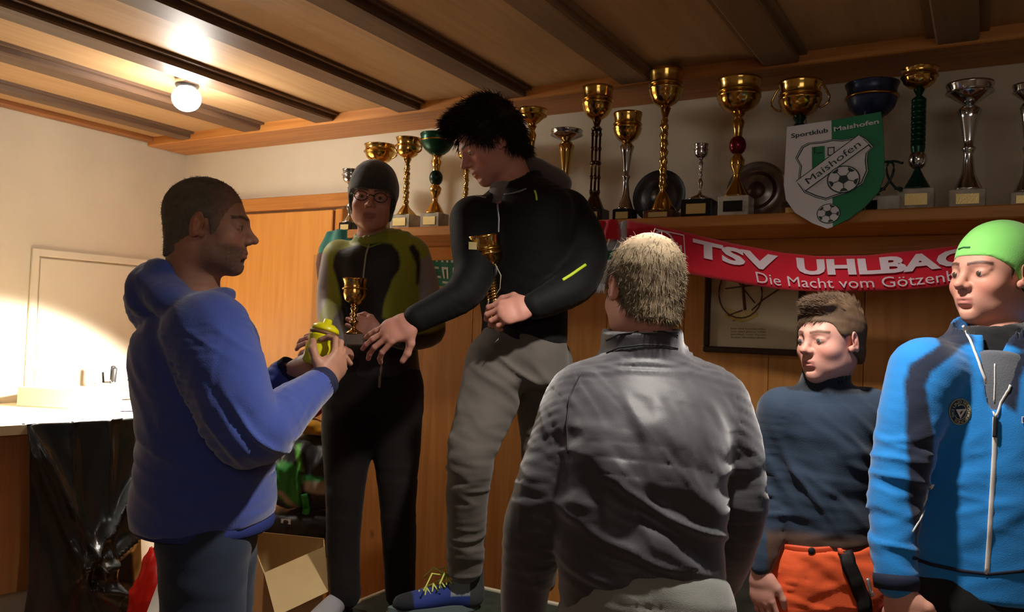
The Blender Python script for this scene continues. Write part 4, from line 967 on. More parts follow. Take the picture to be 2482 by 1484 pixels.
# two small seats' worth of clothes: the sports bag heap behind the box
e = empty('stool', dn_(P(735, 1300, 3.52)), 'dark stool buried under the jackets behind the cardboard box', 'stool')
chm = pm('chair_dark', (.03, .03, .032), .5); cz = P(735, 1318, 3.52)
cc3 = dn_(cz); zs = cz[2]
MB().box(cc3+ZZ*(zs-.02), (.30, .30, .03), bev=.008).build('seat', chm, e)
for sx_, sy_ in ((-.13, -.13), (.13, -.13), (-.13, .13), (.13, .13)): MB().tube([cc3+np.array([sx_, sy_, .0]), cc3+np.array([sx_, sy_, zs-.035])], .011, 8).build('leg', chm, e)
# ------------------------------------------------------------------ people
from mathutils.bvhtree import BVHTree
GEO = {}
def _g(o, V, F): GEO[o.name] = BVHTree.FromPolygons([tuple(v) for v in V], [tuple(map(int, f)) for f in F])
def bvh(o):
    if o.name not in GEO:
        me = o.data; off = wloc(o); V = np.empty(len(me.vertices)*3); me.vertices.foreach_get('co', V); V = V.reshape(-1, 3)+off
        GEO[o.name] = BVHTree.FromPolygons([tuple(v) for v in V], [tuple(p.vertices) for p in me.polygons])
    return GEO[o.name]
def stick(o, pts, off=.002):
    """points of the garment's surface under the given sight lines, with the surface normals"""
    out = []; last = None
    for x, y in pts:
        r = nrm(ray(x, y)); h, n, i, dd = bvh(o).ray_cast(Vector(EYE), Vector(r))
        if h is None:
            if last is None: continue
            h = EYE+r*np.linalg.norm(last-EYE); n = -r
        h = np.array(h); n = np.array(n); n = n if n@r < 0 else -n; last = h; out.append(h+n*off)
    return out
def dens(pts, n=6):
    out = []
    for a, b in zip(pts, pts[1:]):
        for k in range(n): t = k/n; out.append((a[0]+(b[0]-a[0])*t, a[1]+(b[1]-a[1])*t))
    return out+[pts[-1]]
def strip(o, name, pts, wpx, mat, off=.0015, parent=None, th=.4, n=6):
    q = stick(o, dens(pts, n), off)
    if len(q) < 2: print("NOHIT", o.name, name); return None
    m = MB(); d = depth(q[0]); m.tube(q, wpx*d/FPX/2, 6, flat=th, ref=-FW); return m.build(name, mat, parent or o.parent)
def pip(x, y, poly):
    inside = np.zeros(len(x), bool); n = len(poly); j = n-1
    for i in range(n):
        xi, yi = poly[i]; xj, yj = poly[j]
        c = ((yi > y) != (yj > y)) & (x < (xj-xi)*(y-yi)/(yj-yi+1e-12)+xi); inside ^= c; j = i
    return inside
def softpip(a, b, poly, h=.0035):
    w = 0
    for dx, dz in ((0, 0), (h, h*.4), (-h, -h*.4), (h*.4, -h), (-h*.4, h), (h*.6, h*.7), (-h*.6, -h*.7)): w = w+pip(a+dx, b+dz, poly).astype(float)
    return (w/7)[:, None]
def planar(d0, bx=None):
    """flat pattern coordinates of a garment: u along the chest, z up (like a cutting pattern); polygons are measured at depth d0"""
    bx = RH if bx is None else bx
    f = lambda V: (V@bx, V[:, 2])
    g = lambda pts: [(float(P(x, y, d0)@bx), float(P(x, y, d0)[2])) for x, y in pts]
    return f, g
def body(root, H, torso, u, arms, legs, hands, base, neck=None, neckr=.054, shrink=.018, ears=(1, 1), stub=None, brow=None, lips=srgb(150, 82, 76), nose=1., jaw=1., hvox=.0028, feet=(), flush=.5, headless=False):
    s = H['s']; fine = [(H['c']-.155, H['c']+np.array([.155, .155, .15]), hvox)]; hs = []
    for h in hands:
        cc_ = h['wr']+nrm(h['d'])*.08*h.get('s', 1); fine.append((cc_-.115, cc_+.115, .0030))
    Sd = Sdf(.012, fine); head_prims(Sd, H, ears=ears, nose=nose, jaw=jaw)
    nb = np.asarray(neck, float); a = to_w(H, (0, -.030, -.055))
    Sd.add(Loft([[*a, neckr*s, neckr*s*1.05], [*(a*.5+nb*.5), neckr*s*.98, neckr*s*1.0], [*nb, neckr*s*1.15, neckr*s*1.1]], H['M'][:, 0]), .022)
    Sd.add(Loft([[*r[:3], r[3]-shrink, r[4]-shrink] for r in torso], u, cap=.3), .03)
    for pts, rad in arms: Sd.add(Loft([[*p, max(.022, r-.016), max(.018, r-.018)] for p, r in zip(pts, rad)], (0, 0, 1)), .02)
    for pts, rad in legs: Sd.add(Loft([[*p, max(.03, r-.016), max(.03, r-.016)] for p, r in zip(pts, rad)], u), .02)
    for h in hands: hand_prims(Sd, **h)
    V, F = Sd.mesh(); col = skin_color(V, H, base, stub, lips, brow, flush)
    return npmesh('body', V, F, skinm, root, True, col)
def dn(p, z): q = np.array(p, float); q[2] = z; return q
def shoe(parent, c, fw, L, mat, sole_m, name='shoe', w=.047, h=.085, col=(.05, .05, .06)):
    """c = heel bottom point, fw = direction of the toe"""
    fw = nrm(fw*np.array([1, 1, 0])); rt = np.cross(fw, ZZ); M = np.stack([rt, fw, ZZ], 1); W = lambda p: c+M@np.asarray(p, float)
    Sd = Sdf(.005); Sd.add(Loft([[*W((0, .02, .045)), w*.72, .036], [*W((0, .09, .048)), w*.8, .036], [*W((0, L*.62, .038)), w, .030], [*W((0, L*.84, .032)), w*.92, .024], [*W((0, L-.03, .028)), w*.62, .018]], rt), .01)
    Sd.add(Loft([[*W((0, .035, .04)), w*.78, .045], [*W((0, .03, h+.012)), w*.8, .046]], rt), .03); Sd.add(Ell(W((0, .035, h+.03)), (w*.6, .036, .03), M), .006, 's')
    V, F = Sd.mesh(); o = npmesh(name, V, F, mat, parent, True, np.tile(np.array(col), (len(V), 1)) if not callable(col) else col((V-c)@M))
    m = MB(); n = 28; pr = []
    for i in range(n):
        a = 2*math.pi*i/n; yy = L/2+L/2*math.sin(a)*1.02; ww = np.interp(yy, [0, .03, .1, L*.65, L*.9, L], [w*.55, w*.8, w*.82, w*1.04, w*.8, w*.3]); pr.append((math.copysign(ww*abs(math.cos(a))**.5, math.cos(a)), yy))
    m.prism(pr, c, rt, fw, ZZ, .022); m.build('sole', sole_m, o).matrix_parent_inverse = Matrix.Identity(4)
    return o, W
rubber = pm('rubber_dark', (.02, .02, .022), .7)
blackcl = cloth('black', .8, .06, .3); fleece = cloth('fleece', .95, .45, .5, 350); soft = cloth('softshell', .55, .35, .15, 700, .4); denim = cloth('denim', .85, .15, .4, 700)

# ============ man in blue hoodie, seen from his right side ============
H = dict(c=P(508, 550, 2.02), M=face_basis(97, 2, 0), s=1.0); u = H['M'][:, 0]*1.0; u[2] = 0; u = nrm(u); man = empty('person', dn(P(505, 1300, 2.02), 0), 'man in a blue hooded sweater and dark jeans seen in profile, holding a yellow bottle', 'person')
dT = 2.04
torso = [[*P(x, y, dT), a, b] for x, y, a, b in ((498, 1252, .186, .166), (497, 1205, .190, .172), (500, 1120, .188, .160), (490, 1010, .192, .146), (480, 910, .204, .150), (478, 830, .196, .146), (474, 775, .150, .120), (474, 735, .095, .085))]
ra = ([P(505, 800, 1.89), P(548, 900, 1.86), P(592, 1030, 1.84), P(640, 1048, 1.87), P(700, 995, 1.94), P(768, 938, 2.03)], [.088, .088, .080, .070, .056, .042])
la = ([P(515, 800, 2.20), P(560, 900, 2.24), P(600, 985, 2.27), P(640, 965, 2.26), P(690, 912, 2.24)], [.08, .08, .068, .055, .042])
hr, hl = P(497, 1330, 1.96), P(520, 1330, 2.12)
rl = ([P(500, 1270, 1.97), hr, dn(hr+RH*.01, .55), dn(hr, .10)], [.095, .104, .082, .065]); ll = ([P(515, 1270, 2.12), hl, dn(hl+RH*.01, .55), dn(hl+RH*.03, .10)], [.095, .106, .082, .065])
hR = dict(wr=P(782, 932, 2.05), d=UP*.62+RH*.30+FH*.55, back=-FH*.55+RH*.80-UP*.2, thumb_side=-1, curl=(.45, .95, .7), s=1.0, thumb=((.046, .036, -.018), (.060, .058, -.036), (.062, .084, -.050)))
hL = dict(wr=P(706, 895, 2.22), d=RH*.85+UP*.45-FH*.12, back=-FH*.35+UP*.75-RH*.3, thumb_side=1, curl=(.35, .6, .5), s=.98, thumb=((.045, .050, -.012), (.048, .080, -.020), (.040, .108, -.028)))
ft = [(dn(hr+RH*.05, .04), (.045, .12, .04), np.stack([FH, RH, ZZ], 1)), (dn(hl+RH*.09, .04), (.045, .12, .04), np.stack([FH, RH, ZZ], 1))]
tan = srgb(176, 128, 104)
body(man, H, torso, u, [ra, la], [rl, ll], [hR, hL], tan, neck=P(462, 735, 2.03), neckr=.064, stub=srgb(84, 68, 58), brow=srgb(70, 52, 40), feet=ft, nose=1.25, jaw=1.08)
eyes(H, man)
def line_buzz(x, y, z):
    hz = np.interp(y, [-.13, -.085, -.04, -.022, -.018, .012, .018, .030, .045, .062, .080, .10], [-.085, -.082, -.060, -.05, .012, .012, -.030, -.026, .018, .050, .072, .085]).astype(f4)
    return (hz+0*x-z)
def colbuzz(V):
    q = (V-H['c'])@H['M']; c = np.tile(np.array(srgb(104, 96, 84)), (len(V), 1)); g = (smoothstep(.0, .085, q[:, 1])*.75)[:, None]; c = c*(1-g)+np.array(tan)*g*.9
    return c*(1+.25*nz(V, 160, 4))[:, None]
hairm = pm('hair_short', (1, 1, 1), .75, vcol=True, bump=.6, bscale=900, spec=.25)
hair_mesh(H, 'hair', man, hairm, .0032, line_buzz, .0035, (.0005, 120), strands=2600, slen=.006, flow=(0, .2, .2), jitter=.7, lw=.0006, col=colbuzz)
blue = srgb(58, 76, 148)
S_ = Sdf(.0056); S_.add(Loft(torso, u, cap=.08), .02)
limb(S_, *ra, k=.035); limb(S_, *la, k=.035)
A3 = np.stack([RH, FH, ZZ], 1)
S_.add(Ell(P(388, 716, 2.04), (.066, .120, .082), A3 @ roty(-.5)), .03); S_.add(Ell(P(418, 664, 2.04), (.050, .100, .050), A3 @ roty(-.6)), .03)
S_.add(Ell(P(362, 742, 2.05), (.040, .080, .055), A3 @ roty(-.2)), .03)
for sd, q in ((-1, 0), (1, 0)):
    S_.add(Loft([[*P(556, 708, 2.04+sd*.015), .013, .018], [*P(532, 722, 2.04+sd*.07), .022, .030], [*P(480, 742, 2.04+sd*.115), .030, .046], [*P(420, 728, 2.04+sd*.120), .036, .056], [*P(385, 690, 2.04+sd*.08), .034, .050]], (0, 0, 1)), .02)
S_.add(Loft([[*P(535, 740, 2.04), .05, .06], [*P(505, 700, 2.04), .062, .068], [*P(470, 640, 2.04), .070, .078], [*P(440, 590, 2.04), .08, .09]], u), .008, 's')
for wp, wd in ((ra[0][-1], nrm(ra[0][-1]-ra[0][-2])), (la[0][-1], nrm(la[0][-1]-la[0][-2]))): S_.add(Ell(wp+wd*.03, (.033, .033, .033)), .006, 's')
fl_ = [(P(405, 735, 1.95), RH*.5+UP*1.0, .055, .014, .10), (P(350, 720, 2.0), RH*.9+UP*.3, .05, .010, .08), (P(610, 1050, 1.80), RH*.7+UP*.6, .045, .012, .12), (P(400, 1100, 1.95), UP+RH*.35, .06, .013, .16), (P(560, 1180, 1.95), UP-RH*.3, .055, .010, .14),
       (P(555, 900, 1.80), RH-UP*.5, .06, .009, .14), (P(430, 930, 1.95), RH+UP*.6, .07, .010, .16), (P(710, 990, 1.93), RH-UP*.6, .03, .007, .08), (P(480, 1240, 1.9), UP, .05, .009, .15), (P(540, 790, 1.85), UP+RH*.6, .05, .007, .08)]
hd_ = garment('hooded_sweater', S_, man, fleece, blue, fl_, (.003, 8, 2))
tb = torso[0]; vv = np.cross(ZZ, u); cb_ = np.array(tb[:3])-ZZ*.012
MB().tube([cb_+ZZ*.004+u*(tb[3]-.006)*math.cos(a)+vv*(tb[4]-.006)*math.sin(a) for a in np.linspace(0, 6.2832, 49)[:-1]], .006, 8, flat=2.6, closed=True).build('hem', pm('blue_rib', srgb(36, 50, 112), .9), man)
# ribbed cuffs
for nm, ar in (('cuff', ra), ('cuff', la)):
    d = nrm(ar[0][-1]-ar[0][-2]); x_, y_, _ = basis(d); r0 = ar[1][-1]
    MB().lathe(ar[0][-1]-d*.006, [(r0*.96, 0), (r0*1.0, .008), (r0*.97, .018), (r0*1.0, .028), (r0*.93, .042), (r0*.80, .045), (r0*.78, .02)], 28, (x_, y_, d)).build('cuff', pm('cuff_dark', srgb(28, 32, 60), .9), man)
S_ = Sdf(.009); limb(S_, *rl, k=.03); limb(S_, *ll, k=.03); S_.add(Ell(P(505, 1290, 2.04), (.15, .115, .12), np.stack([u, np.cross(ZZ, u), ZZ], 1)), .03)
garment('jeans', S_, man, denim, srgb(38, 48, 66), [(P(480, 1400, 1.9), ZZ, .05, .005, .15)], (.003, 10, 3))
for c in (hr, hl): shoe(man, dn(c-RH*.05, .0), RH, .28, blackcl, rubber)
# yellow bottle
bb = P(764, 884, 2.15); bax = nrm(P(797, 772, 2.18)-bb); X_, Y_, _ = basis(bax)
bo = empty('sports_bottle', bb, 'bright yellow drinking bottle handed over between the man in blue and the boy', 'bottle'); yel = pm('bottle_yellow', srgb(232, 222, 20), .35, trans=.15)
MB().lathe(bb, [(.030, 0), (.036, .006), (.038, .045), (.035, .056), (.035, .062), (.038, .072), (.037, .078)], 32, (X_, Y_, bax)).build('flask', yel, bo)
MB().lathe(bb, [(.037, .0785), (.0385, .081), (.0385, .086), (.036, .088)], 32, (X_, Y_, bax)).build('ring', pm('bottle_band', srgb(120, 84, 50), .5), bo)
MB().lathe(bb, [(.037, .0885), (.0375, .094), (.034, .102), (.022, .110), (.012, .112), (.011, .122), (.008, .124)], 32, (X_, Y_, bax)).build('cap', yel, bo)
def drop(p, z, dx=0, df=0): q = np.array(p, float)+RH*dx+FH*df; q[2] = z; return q
def lateral(phi): M = face_basis(phi); return nrm(M[:, 0]*np.array([1, 1, 0])), nrm(M[:, 1]*np.array([1, 1, 0]))
fair = srgb(206, 150, 128)
# ============ podium ============
carpet = pm('podium_carpet', srgb(52, 60, 48), .9, bump=.5, bscale=500, col2=srgb(40, 46, 38), scale=30); edgew = pm('podium_edge', srgb(206, 196, 168), .5)
zp1 = P(1080, 1486, 2.56)[2]; zp2 = P(900, 1492, 2.86)[2]-.01
def podium(x0, x1, y0, y1, z, label):
    e = empty('podium_step', ((x0+x1)/2, (y0+y1)/2, 0), label, 'podium')
    MB().box(((x0+x1)/2, (y0+y1)/2, (z-.02)/2), (x1-x0-.02, y1-y0-.02, z-.02)).build('body', pine_x, e)
    MB().box(((x0+x1)/2, (y0+y1)/2, z-.008), (x1-x0-.02, y1-y0-.02, .012)).build('carpet_top', carpet, e)
    for c, s in ((((x0+x1)/2, y1, z-.006), (x1-x0, .014, .022)), (((x0+x1)/2, y0, z-.006), (x1-x0, .014, .022)), ((x0, (y0+y1)/2, z-.006), (.014, y1-y0-.014, .022)), ((x1, (y0+y1)/2, z-.006), (.014, y1-y0-.014, .022))): MB().box(c, s, bev=.003).build('edge_strip', edgew, e)
yb1 = atZ(1006, 1389, zp1)[1]
podium(P(975, 1490, 2.6)[0], P(1400, 1490, 2.5)[0], yb1-.50, yb1, zp1, 'higher podium step with dark carpet and pale edge under the dark haired winner')
q1 = P(975, 1490, 2.6)[0]
podium(q1-.40, q1-.022, yb1-.32, yb1+.12, zp2, 'lower podium step left of the winner under the boy in the beanie')

# ============ boy with beanie and glasses ============
H = dict(c=P(903, 484, 2.84), M=face_basis(6, 3, -3), s=.95); u, fwd_ = lateral(0); boy = empty('person', drop(P(900, 1400, 2.86), zp2), 'slim boy in beanie, glasses and black and lime race suit with small gold cup', 'person')
dB = 2.9
torso = [[*P(x, y, dB), a, b] for x, y, a, b in ((915, 905, .150, .110), (915, 840, .140, .100), (913, 770, .142, .100), (912, 700, .150, .105), (912, 645, .160, .105), (908, 605, .150, .090), (898, 580, .075, .065))]
ra = ([P(822, 618, 2.90), P(806, 680, 2.88), P(800, 745, 2.84), P(803, 790, 2.72), P(812, 822, 2.58), P(818, 842, 2.46)], [.054, .050, .044, .040, .033, .028])
la = ([P(1003, 618, 2.92), P(1028, 690, 2.94), P(1044, 760, 2.92), P(1046, 808, 2.86), P(985, 822, 2.76), P(925, 808, 2.69)], [.056, .052, .046, .043, .036, .029])
hA, hB_ = P(848, 940, 2.9), P(962, 940, 2.9)
rl = ([hA, P(842, 1060, 2.88), P(836, 1200, 2.86), P(832, 1330, 2.88), P(838, 1440, 2.88)], [.092, .088, .066, .058, .052]); ll = ([hB_, P(962, 1060, 2.90), P(964, 1200, 2.88), P(968, 1330, 2.90), P(970, 1440, 2.90)], [.092, .086, .066, .058, .052])
hR = dict(wr=P(820, 850, 2.42), d=-RH*.55+ZZ*.35-FH*.8, back=RH*.8+ZZ*.2, thumb_side=-1, curl=(.6, .8, .6), s=.86, thumb=((.040, .045, -.020), (.042, .075, -.038), (.034, .098, -.050)))
hL = dict(wr=P(917, 806, 2.68), d=-RH*.9+UP*.30-FH*.15, back=-FH*.9+RH*.15+UP*.1, thumb_side=1, curl=(.75, 1.25, .8), s=.86, thumb=((.046, .045, -.014), (.050, .072, -.030), (.040, .092, -.044)))
body(boy, H, torso, u, [ra, la], [rl, ll], [hR, hL], srgb(196, 140, 122), neck=P(898, 590, 2.88), neckr=.050, brow=srgb(70, 50, 40), nose=.95, feet=[(P(838, 1466, 2.84), (.035, .10, .035), np.stack([u, fwd_, ZZ], 1)), (P(970, 1466, 2.86), (.035, .10, .035), np.stack([u, fwd_, ZZ], 1))])
eyes(H, boy)
# glasses
g = MB(); rims = []
for q in (-1, 1): g.tube([to_w(H, (q*.034+.023*math.cos(a), .099-.004*abs(math.cos(a)), .001+.0165*math.sin(a))) for a in np.linspace(0, 6.1, 22)], .0016, 6, closed=True)
g.tube([to_w(H, (-.011, .100, .004)), to_w(H, (0, .104, .007)), to_w(H, (.011, .100, .004))], .0016, 6)
for q in (-1, 1): g.tube([to_w(H, (q*.057, .096, .006)), to_w(H, (q*.072, .070, .008)), to_w(H, (q*.080, -.005, .006))], .0014, 6)
g.build('glasses', pm('glasses_black', (.01, .01, .012), .3), boy)
# beanie
def line_beanie(x, y, z): return (np.interp(y, [-.13, -.06, -.02, .0, .03, .06, .10], [-.078, -.070, -.058, -.046, .006, .026, .030]).astype(f4)+0*x-z)
def bcol(V):
    q = (V-H['c'])@H['M']; c = np.tile(np.array(srgb(50, 52, 54)), (len(V), 1)); r = np.sin(np.arctan2(q[:, 0], q[:, 1]+.02)*70); return c*(1+.18*r)[:, None]
hair_mesh(H, 'beanie', boy, cloth('knit', .95, .5, .8, 250), .016, line_beanie, .004, (.0022, 26), extra=(((0, -.03, .085), (.066, .082, .060), .03),), col=bcol)
hairm2 = pm('hair_brown', (1, 1, 1), .6, vcol=True, bump=.5, bscale=700, spec=.3)
S_ = Sdf(.0058); S_.add(Loft(torso, u, cap=.3), .02); limb(S_, *ra, k=.035); limb(S_, *la, k=.035)
S_.add(Loft([[*P(902, 592, 2.88), .066, .062], [*P(899, 566, 2.87), .058, .056]], u, cap=.2), .018); S_.add(Loft([[*P(898, 572, 2.87), .048, .048], [*P(896, 552, 2.865), .049, .049]], u), .004, 's')
lime = srgb(150, 158, 40); limed = srgb(132, 140, 36); gw_ = srgb(150, 142, 140); jb = srgb(26, 25, 28)
UV, PG = planar(2.84)
black_p = PG([(886, 590), (850, 598), (820, 608), (810, 625), (808, 648), (817, 672), (824, 700), (830, 730), (834, 790), (828, 950), (1030, 950), (1000, 860), (1000, 810), (985, 790), (930, 770), (934, 735), (942, 712), (956, 675), (970, 655), (973, 635), (968, 612), (950, 592), (912, 588)])
collar_p = PG([(860, 540), (940, 540), (940, 590), (912, 592), (886, 596), (860, 590)])
white_p = PG([(740, 600), (790, 615), (796, 660), (798, 720), (790, 780), (740, 780)]); white_q = PG([(1012, 630), (1060, 600), (1100, 700), (1100, 790), (1020, 760), (1012, 700)])
fore_p = PG([(1000, 800), (1010, 812), (1050, 806), (1120, 770), (1120, 900), (900, 900), (900, 800)]); foreR = PG([(770, 780), (850, 800), (860, 900), (760, 900)]); dark_r = PG([(1000, 590), (1016, 612), (1018, 650), (1012, 690), (1006, 690), (1008, 640), (990, 600)])
def jcol(V):
    a, b = UV(V); c = np.tile(np.array(lime), (len(V), 1)); back = ((V-P(910, 700, 2.93))@fwd_) < 0
    for poly, cc in ((black_p, jb), (white_p, gw_), (white_q, gw_), (dark_r, jb), (fore_p, jb), (collar_p, limed)): w_ = softpip(a, b, poly); c = c*(1-w_)+np.array(cc)*w_
    return c
js = garment('race_jersey', S_, boy, soft, jcol, [(P(1035, 720, 2.86), ZZ, .035, .003, .07), (P(810, 720, 2.84), ZZ, .035, .003, .06), (P(912, 820, 2.8), ZZ+RH*.3, .04, .0035, .08)], (.0018, 11, 4))
zipm = pm('zip_grey', srgb(150, 150, 128), .4, .3)
strip(js, 'zip', [(895, 592), (887, 620), (882, 660), (880, 690)], 5, zipm)
strip(js, 'collar_seam', [(866, 580), (880, 596), (895, 600), (925, 590)], 4, pm('seam_lime', limed, .7))
S_ = Sdf(.007); limb(S_, *rl, k=.03); limb(S_, *ll, k=.03); S_.add(Loft([[*P(905, 975, 2.9), .165, .115], [*P(912, 900, 2.9), .150, .108], [*P(914, 846, 2.9), .140, .100]], u, cap=.3), .03)
pants = garment('trousers', S_, boy, cloth('pants', .85, .05, .3), srgb(29, 26, 25), [(P(838, 1200, 2.82), ZZ, .05, .004, .12), (P(966, 1200, 2.82), ZZ, .05, .004, .12), (P(905, 960, 2.8), RH, .06, .003, .1), (P(838, 1420, 2.82), ZZ, .03, .005, .07), (P(968, 1420, 2.84), ZZ, .03, .005, .07)], (.002, 11, 6))
strip(pants, 'drawstring', [(926, 845), (925, 880), (921, 915), (919, 940)], 7, pm('ribbon_grey', srgb(140, 120, 110), .7), th=.3)
gs = srgb(150, 150, 156)
for x in (836, 970): shoe(boy, drop(P(x, 1440, 2.90), zp2, 0, .05), fwd_+u*(.25 if x < 900 else -.2), .26, blackcl, rubber, col=gs)
# his cup
def held_cup(bx, by, d, tx, ty, td, dims, rb, rba, label, bm, stem, bowl, base='box', bam=None, group=None):
    b = P(bx, by, d); t = P(tx, ty, td); z = nrm(t-b); X = nrm(RH-z*(RH@z)); Y = np.cross(z, X); L = np.linalg.norm(t-b)
    return trophy(0, 0, 0, 0, 0, 0, label, bowl=bowl, bm=bm, stem=stem, base=base, bam=bam or marble, origin=b, ax=np.stack([X, Y, z]), dims=(0, L*dims[0], L*dims[1], L, rb, rba), group=group, plaq=False)
held_cup(856, 838, 2.60, 861, 676, 2.62, (.17, .60), .040, .034, 'small gold cup held up by the boy in the beanie', gold, 'baluster', 'tall', bam=pm('cup_base_grey', srgb(120, 104, 92), .3))

# ============ winner in black jacket ============
H = dict(c=P(1183, 348, 2.58), M=face_basis(-68, 33, 0), s=1.0); u, fwd_ = lateral(-42); win = empty('person', drop(P(1200, 1400, 2.58), zp1), 'tall teenager with messy dark hair, black jacket and grey trousers bending down on the podium', 'person')
torso = [[*P(x, y, d), a, b] for x, y, d, a, b in ((1268, 822, 2.62, .150, .120), (1270, 770, 2.62, .150, .115), (1268, 690, 2.62, .160, .125), (1266, 610, 2.61, .175, .130), (1262, 545, 2.60, .185, .130), (1264, 490, 2.60, .180, .110), (1262, 455, 2.60, .110, .080))]
ra = ([P(1150, 535, 2.54), P(1150, 600, 2.50), P(1148, 660, 2.46), P(1120, 712, 2.42), P(1062, 748, 2.39), P(1012, 772, 2.37)], [.078, .070, .060, .054, .046, .040])
la = ([P(1372, 520, 2.64), P(1408, 580, 2.60), P(1416, 640, 2.55), P(1395, 690, 2.48), P(1345, 722, 2.44), P(1298, 740, 2.42)], [.080, .076, .068, .058, .048, .040])
h1_, h2_ = P(1205, 880, 2.58), P(1315, 880, 2.68)
rl = ([h1_, P(1180, 980, 2.54), P(1142, 1105, 2.48), P(1132, 1230, 2.52), P(1128, 1370, 2.58)], [.100, .092, .072, .064, .055]); ll = ([h2_, P(1320, 980, 2.68), P(1318, 1110, 2.68), P(1315, 1250, 2.72), P(1310, 1400, 2.78)], [.100, .092, .072, .064, .055])
hR = dict(wr=P(1004, 776, 2.36), d=-RH*.86-UP*.50-FH*.10, back=-FH*.85+UP*.45-RH*.1, thumb_side=-1, s=1.0, spread=.10, fingers=[(.10, .25, .2), (.15, .3, .25), (.25, .45, .35), (.4, .55, .4)][::-1], curl=None, thumb=((.050, .040, -.022), (.066, .062, -.036), (.074, .084, -.046)))
hL = dict(wr=P(1288, 742, 2.41), d=-RH*.93-UP*.22-FH*.15, back=-FH*.85+UP*.40, thumb_side=1, curl=(.55, 1.0, .75), s=1.0, thumb=((.050, .040, -.014), (.056, .072, -.028), (.046, .098, -.036)))
body(win, H, torso, u, [ra, la], [rl, ll], [hR, hL], srgb(200, 142, 124), neck=P(1255, 462, 2.60), neckr=.056, brow=srgb(50, 34, 26), nose=1.1, flush=.9, feet=[(P(1095, 1440, 2.54), (.036, .10, .04), np.stack([np.cross(-RH, ZZ), -RH, ZZ], 1)), (P(1305, 1440, 2.76), (.036, .10, .04), np.stack([u, fwd_, ZZ], 1))])
eyes(H, win)
def line_mop(x, y, z):
    return (np.interp(y, [-.14, -.10, -.05, -.022, -.016, .012, .020, .045, .070, .12], [-.080, -.078, -.060, -.035, .014, .014, -.008, .016, .064, .070]).astype(f4)+0*x-z)
def mopcol(V): return np.tile(np.array(srgb(40, 30, 22)), (len(V), 1))*(1+.3*nz(V, 60, 4))[:, None]
def mopflow(q): d = np.zeros_like(q); d[:, 1] = .6*(q[:, 2] > .05)+.1; d[:, 2] = -.6+.75*(q[:, 2] > .06); d[:, 0] = .2*np.sin(q[:, 1]*60); return d
hair_mesh(H, 'hair', win, hairm2, .012, line_mop, .005, (.008, 34), extra=(((.0, .040, .102), (.062, .055, .032), .03), ((-.02, -.04, .105), (.05, .055, .030), .02), ((-.0, -.075, .03), (.062, .040, .06), .03)), strands=9000, slen=.034, flow=mopflow, jitter=.30, lw=.0012, nw=.30, col=mopcol)
S_ = Sdf(.0062); S_.add(Loft(torso, u, cap=.3), .02); limb(S_, *ra, k=.04); limb(S_, *la, k=.04)
S_.add(Loft([[*P(1262, 470, 2.60), .086, .078], [*P(1256, 428, 2.60), .074, .070]], u, cap=.2), .025)
Nk = np.array(to_w(H, (0, -.03, -.06))); S_.add(Loft([[*P(1258, 470, 2.60), .058, .058], [*P(1250, 440, 2.59), .063, .063], [*P(1246, 418, 2.585), .066, .066]], u), .004, 's')
S_.add(Box(P(1212, 462, 2.535), (.016, .05, .045), np.stack([RH, FH, ZZ], 1) @ roty(.25)), .01, 's')
wj = garment('jacket', S_, win, cloth('jacketblack', .75, .04, .3, 600), srgb(13, 13, 15), [(P(1150, 690, 2.4), RH+UP, .04, .005, .08), (P(1410, 640, 2.5), UP, .045, .006, .10), (P(1270, 740, 2.5), UP+RH*.3, .05, .005, .12)], (.003, 8, 3))
silv = pm('zip_silver', srgb(190, 190, 196), .3, .6); limem = pm('lime_trim', srgb(196, 220, 50), .6); pip_m = pm('piping_grey', srgb(130, 120, 120), .6)
strip(wj, 'zip', [(1208, 478), (1206, 500), (1209, 530), (1208, 575), (1204, 620), (1200, 680), (1196, 760), (1196, 800)], 5, silv)
strip(wj, 'chest_piping', [(1222, 472), (1240, 470), (1262, 464), (1276, 458)], 4, pip_m); strip(wj, 'chest_piping', [(1143, 470), (1160, 477), (1178, 480)], 4, pip_m)
strip(wj, 'lime_pull', [(1296, 462), (1300, 474), (1301, 486)], 5, limem); strip(wj, 'pocket_zip', [(1364, 680), (1385, 667), (1420, 642)], 8, limem)
S_ = Sdf(.006); S_.add(Ell(P(1300, 412, 2.67), (.085, .075, .034), np.stack([nrm(RH+UP*-.35), FH, nrm(UP+RH*.35)], 1)), .01); S_.add(Ell(P(1345, 445, 2.68), (.055, .07, .04), np.stack([RH, FH, ZZ], 1)), .03)
garment('hood', S_, win, fleece, srgb(92, 78, 78), [(P(1300, 415, 2.6), RH+UP, .04, .005, .1)], (.003, 14, 3))
S_ = Sdf(.006); S_.add(Loft([[*P(1228, 520, 2.575), .040, .04], [*P(1224, 480, 2.575), .048, .048], [*P(1226, 455, 2.58), .050, .048]], u, cap=.3), .01); 
garment('shirt_collar', S_, win, fleece, srgb(120, 108, 108))
S_ = Sdf(.007); limb(S_, *rl, k=.03); limb(S_, *ll, k=.03); S_.add(Loft([[*P(1262, 910, 2.62), .165, .130], [*P(1266, 850, 2.62), .158, .125], [*P(1268, 800, 2.62), .142, .112]], u, cap=.3), .03)
garment('trousers', S_, win, denim, srgb(96, 90, 84), [(P(1135, 1125, 2.44), ZZ+RH*.1, .040, .012, .12), (P(1132, 1360, 2.5), ZZ, .035, .011, .10), (P(1240, 900, 2.5), RH*.6+UP, .05, .010, .12), (P(1160, 1010, 2.44), RH*.8+UP*.5, .05, .004, .1), (P(1320, 1110, 2.6), ZZ, .04, .007, .12)], (.003, 10, 8))
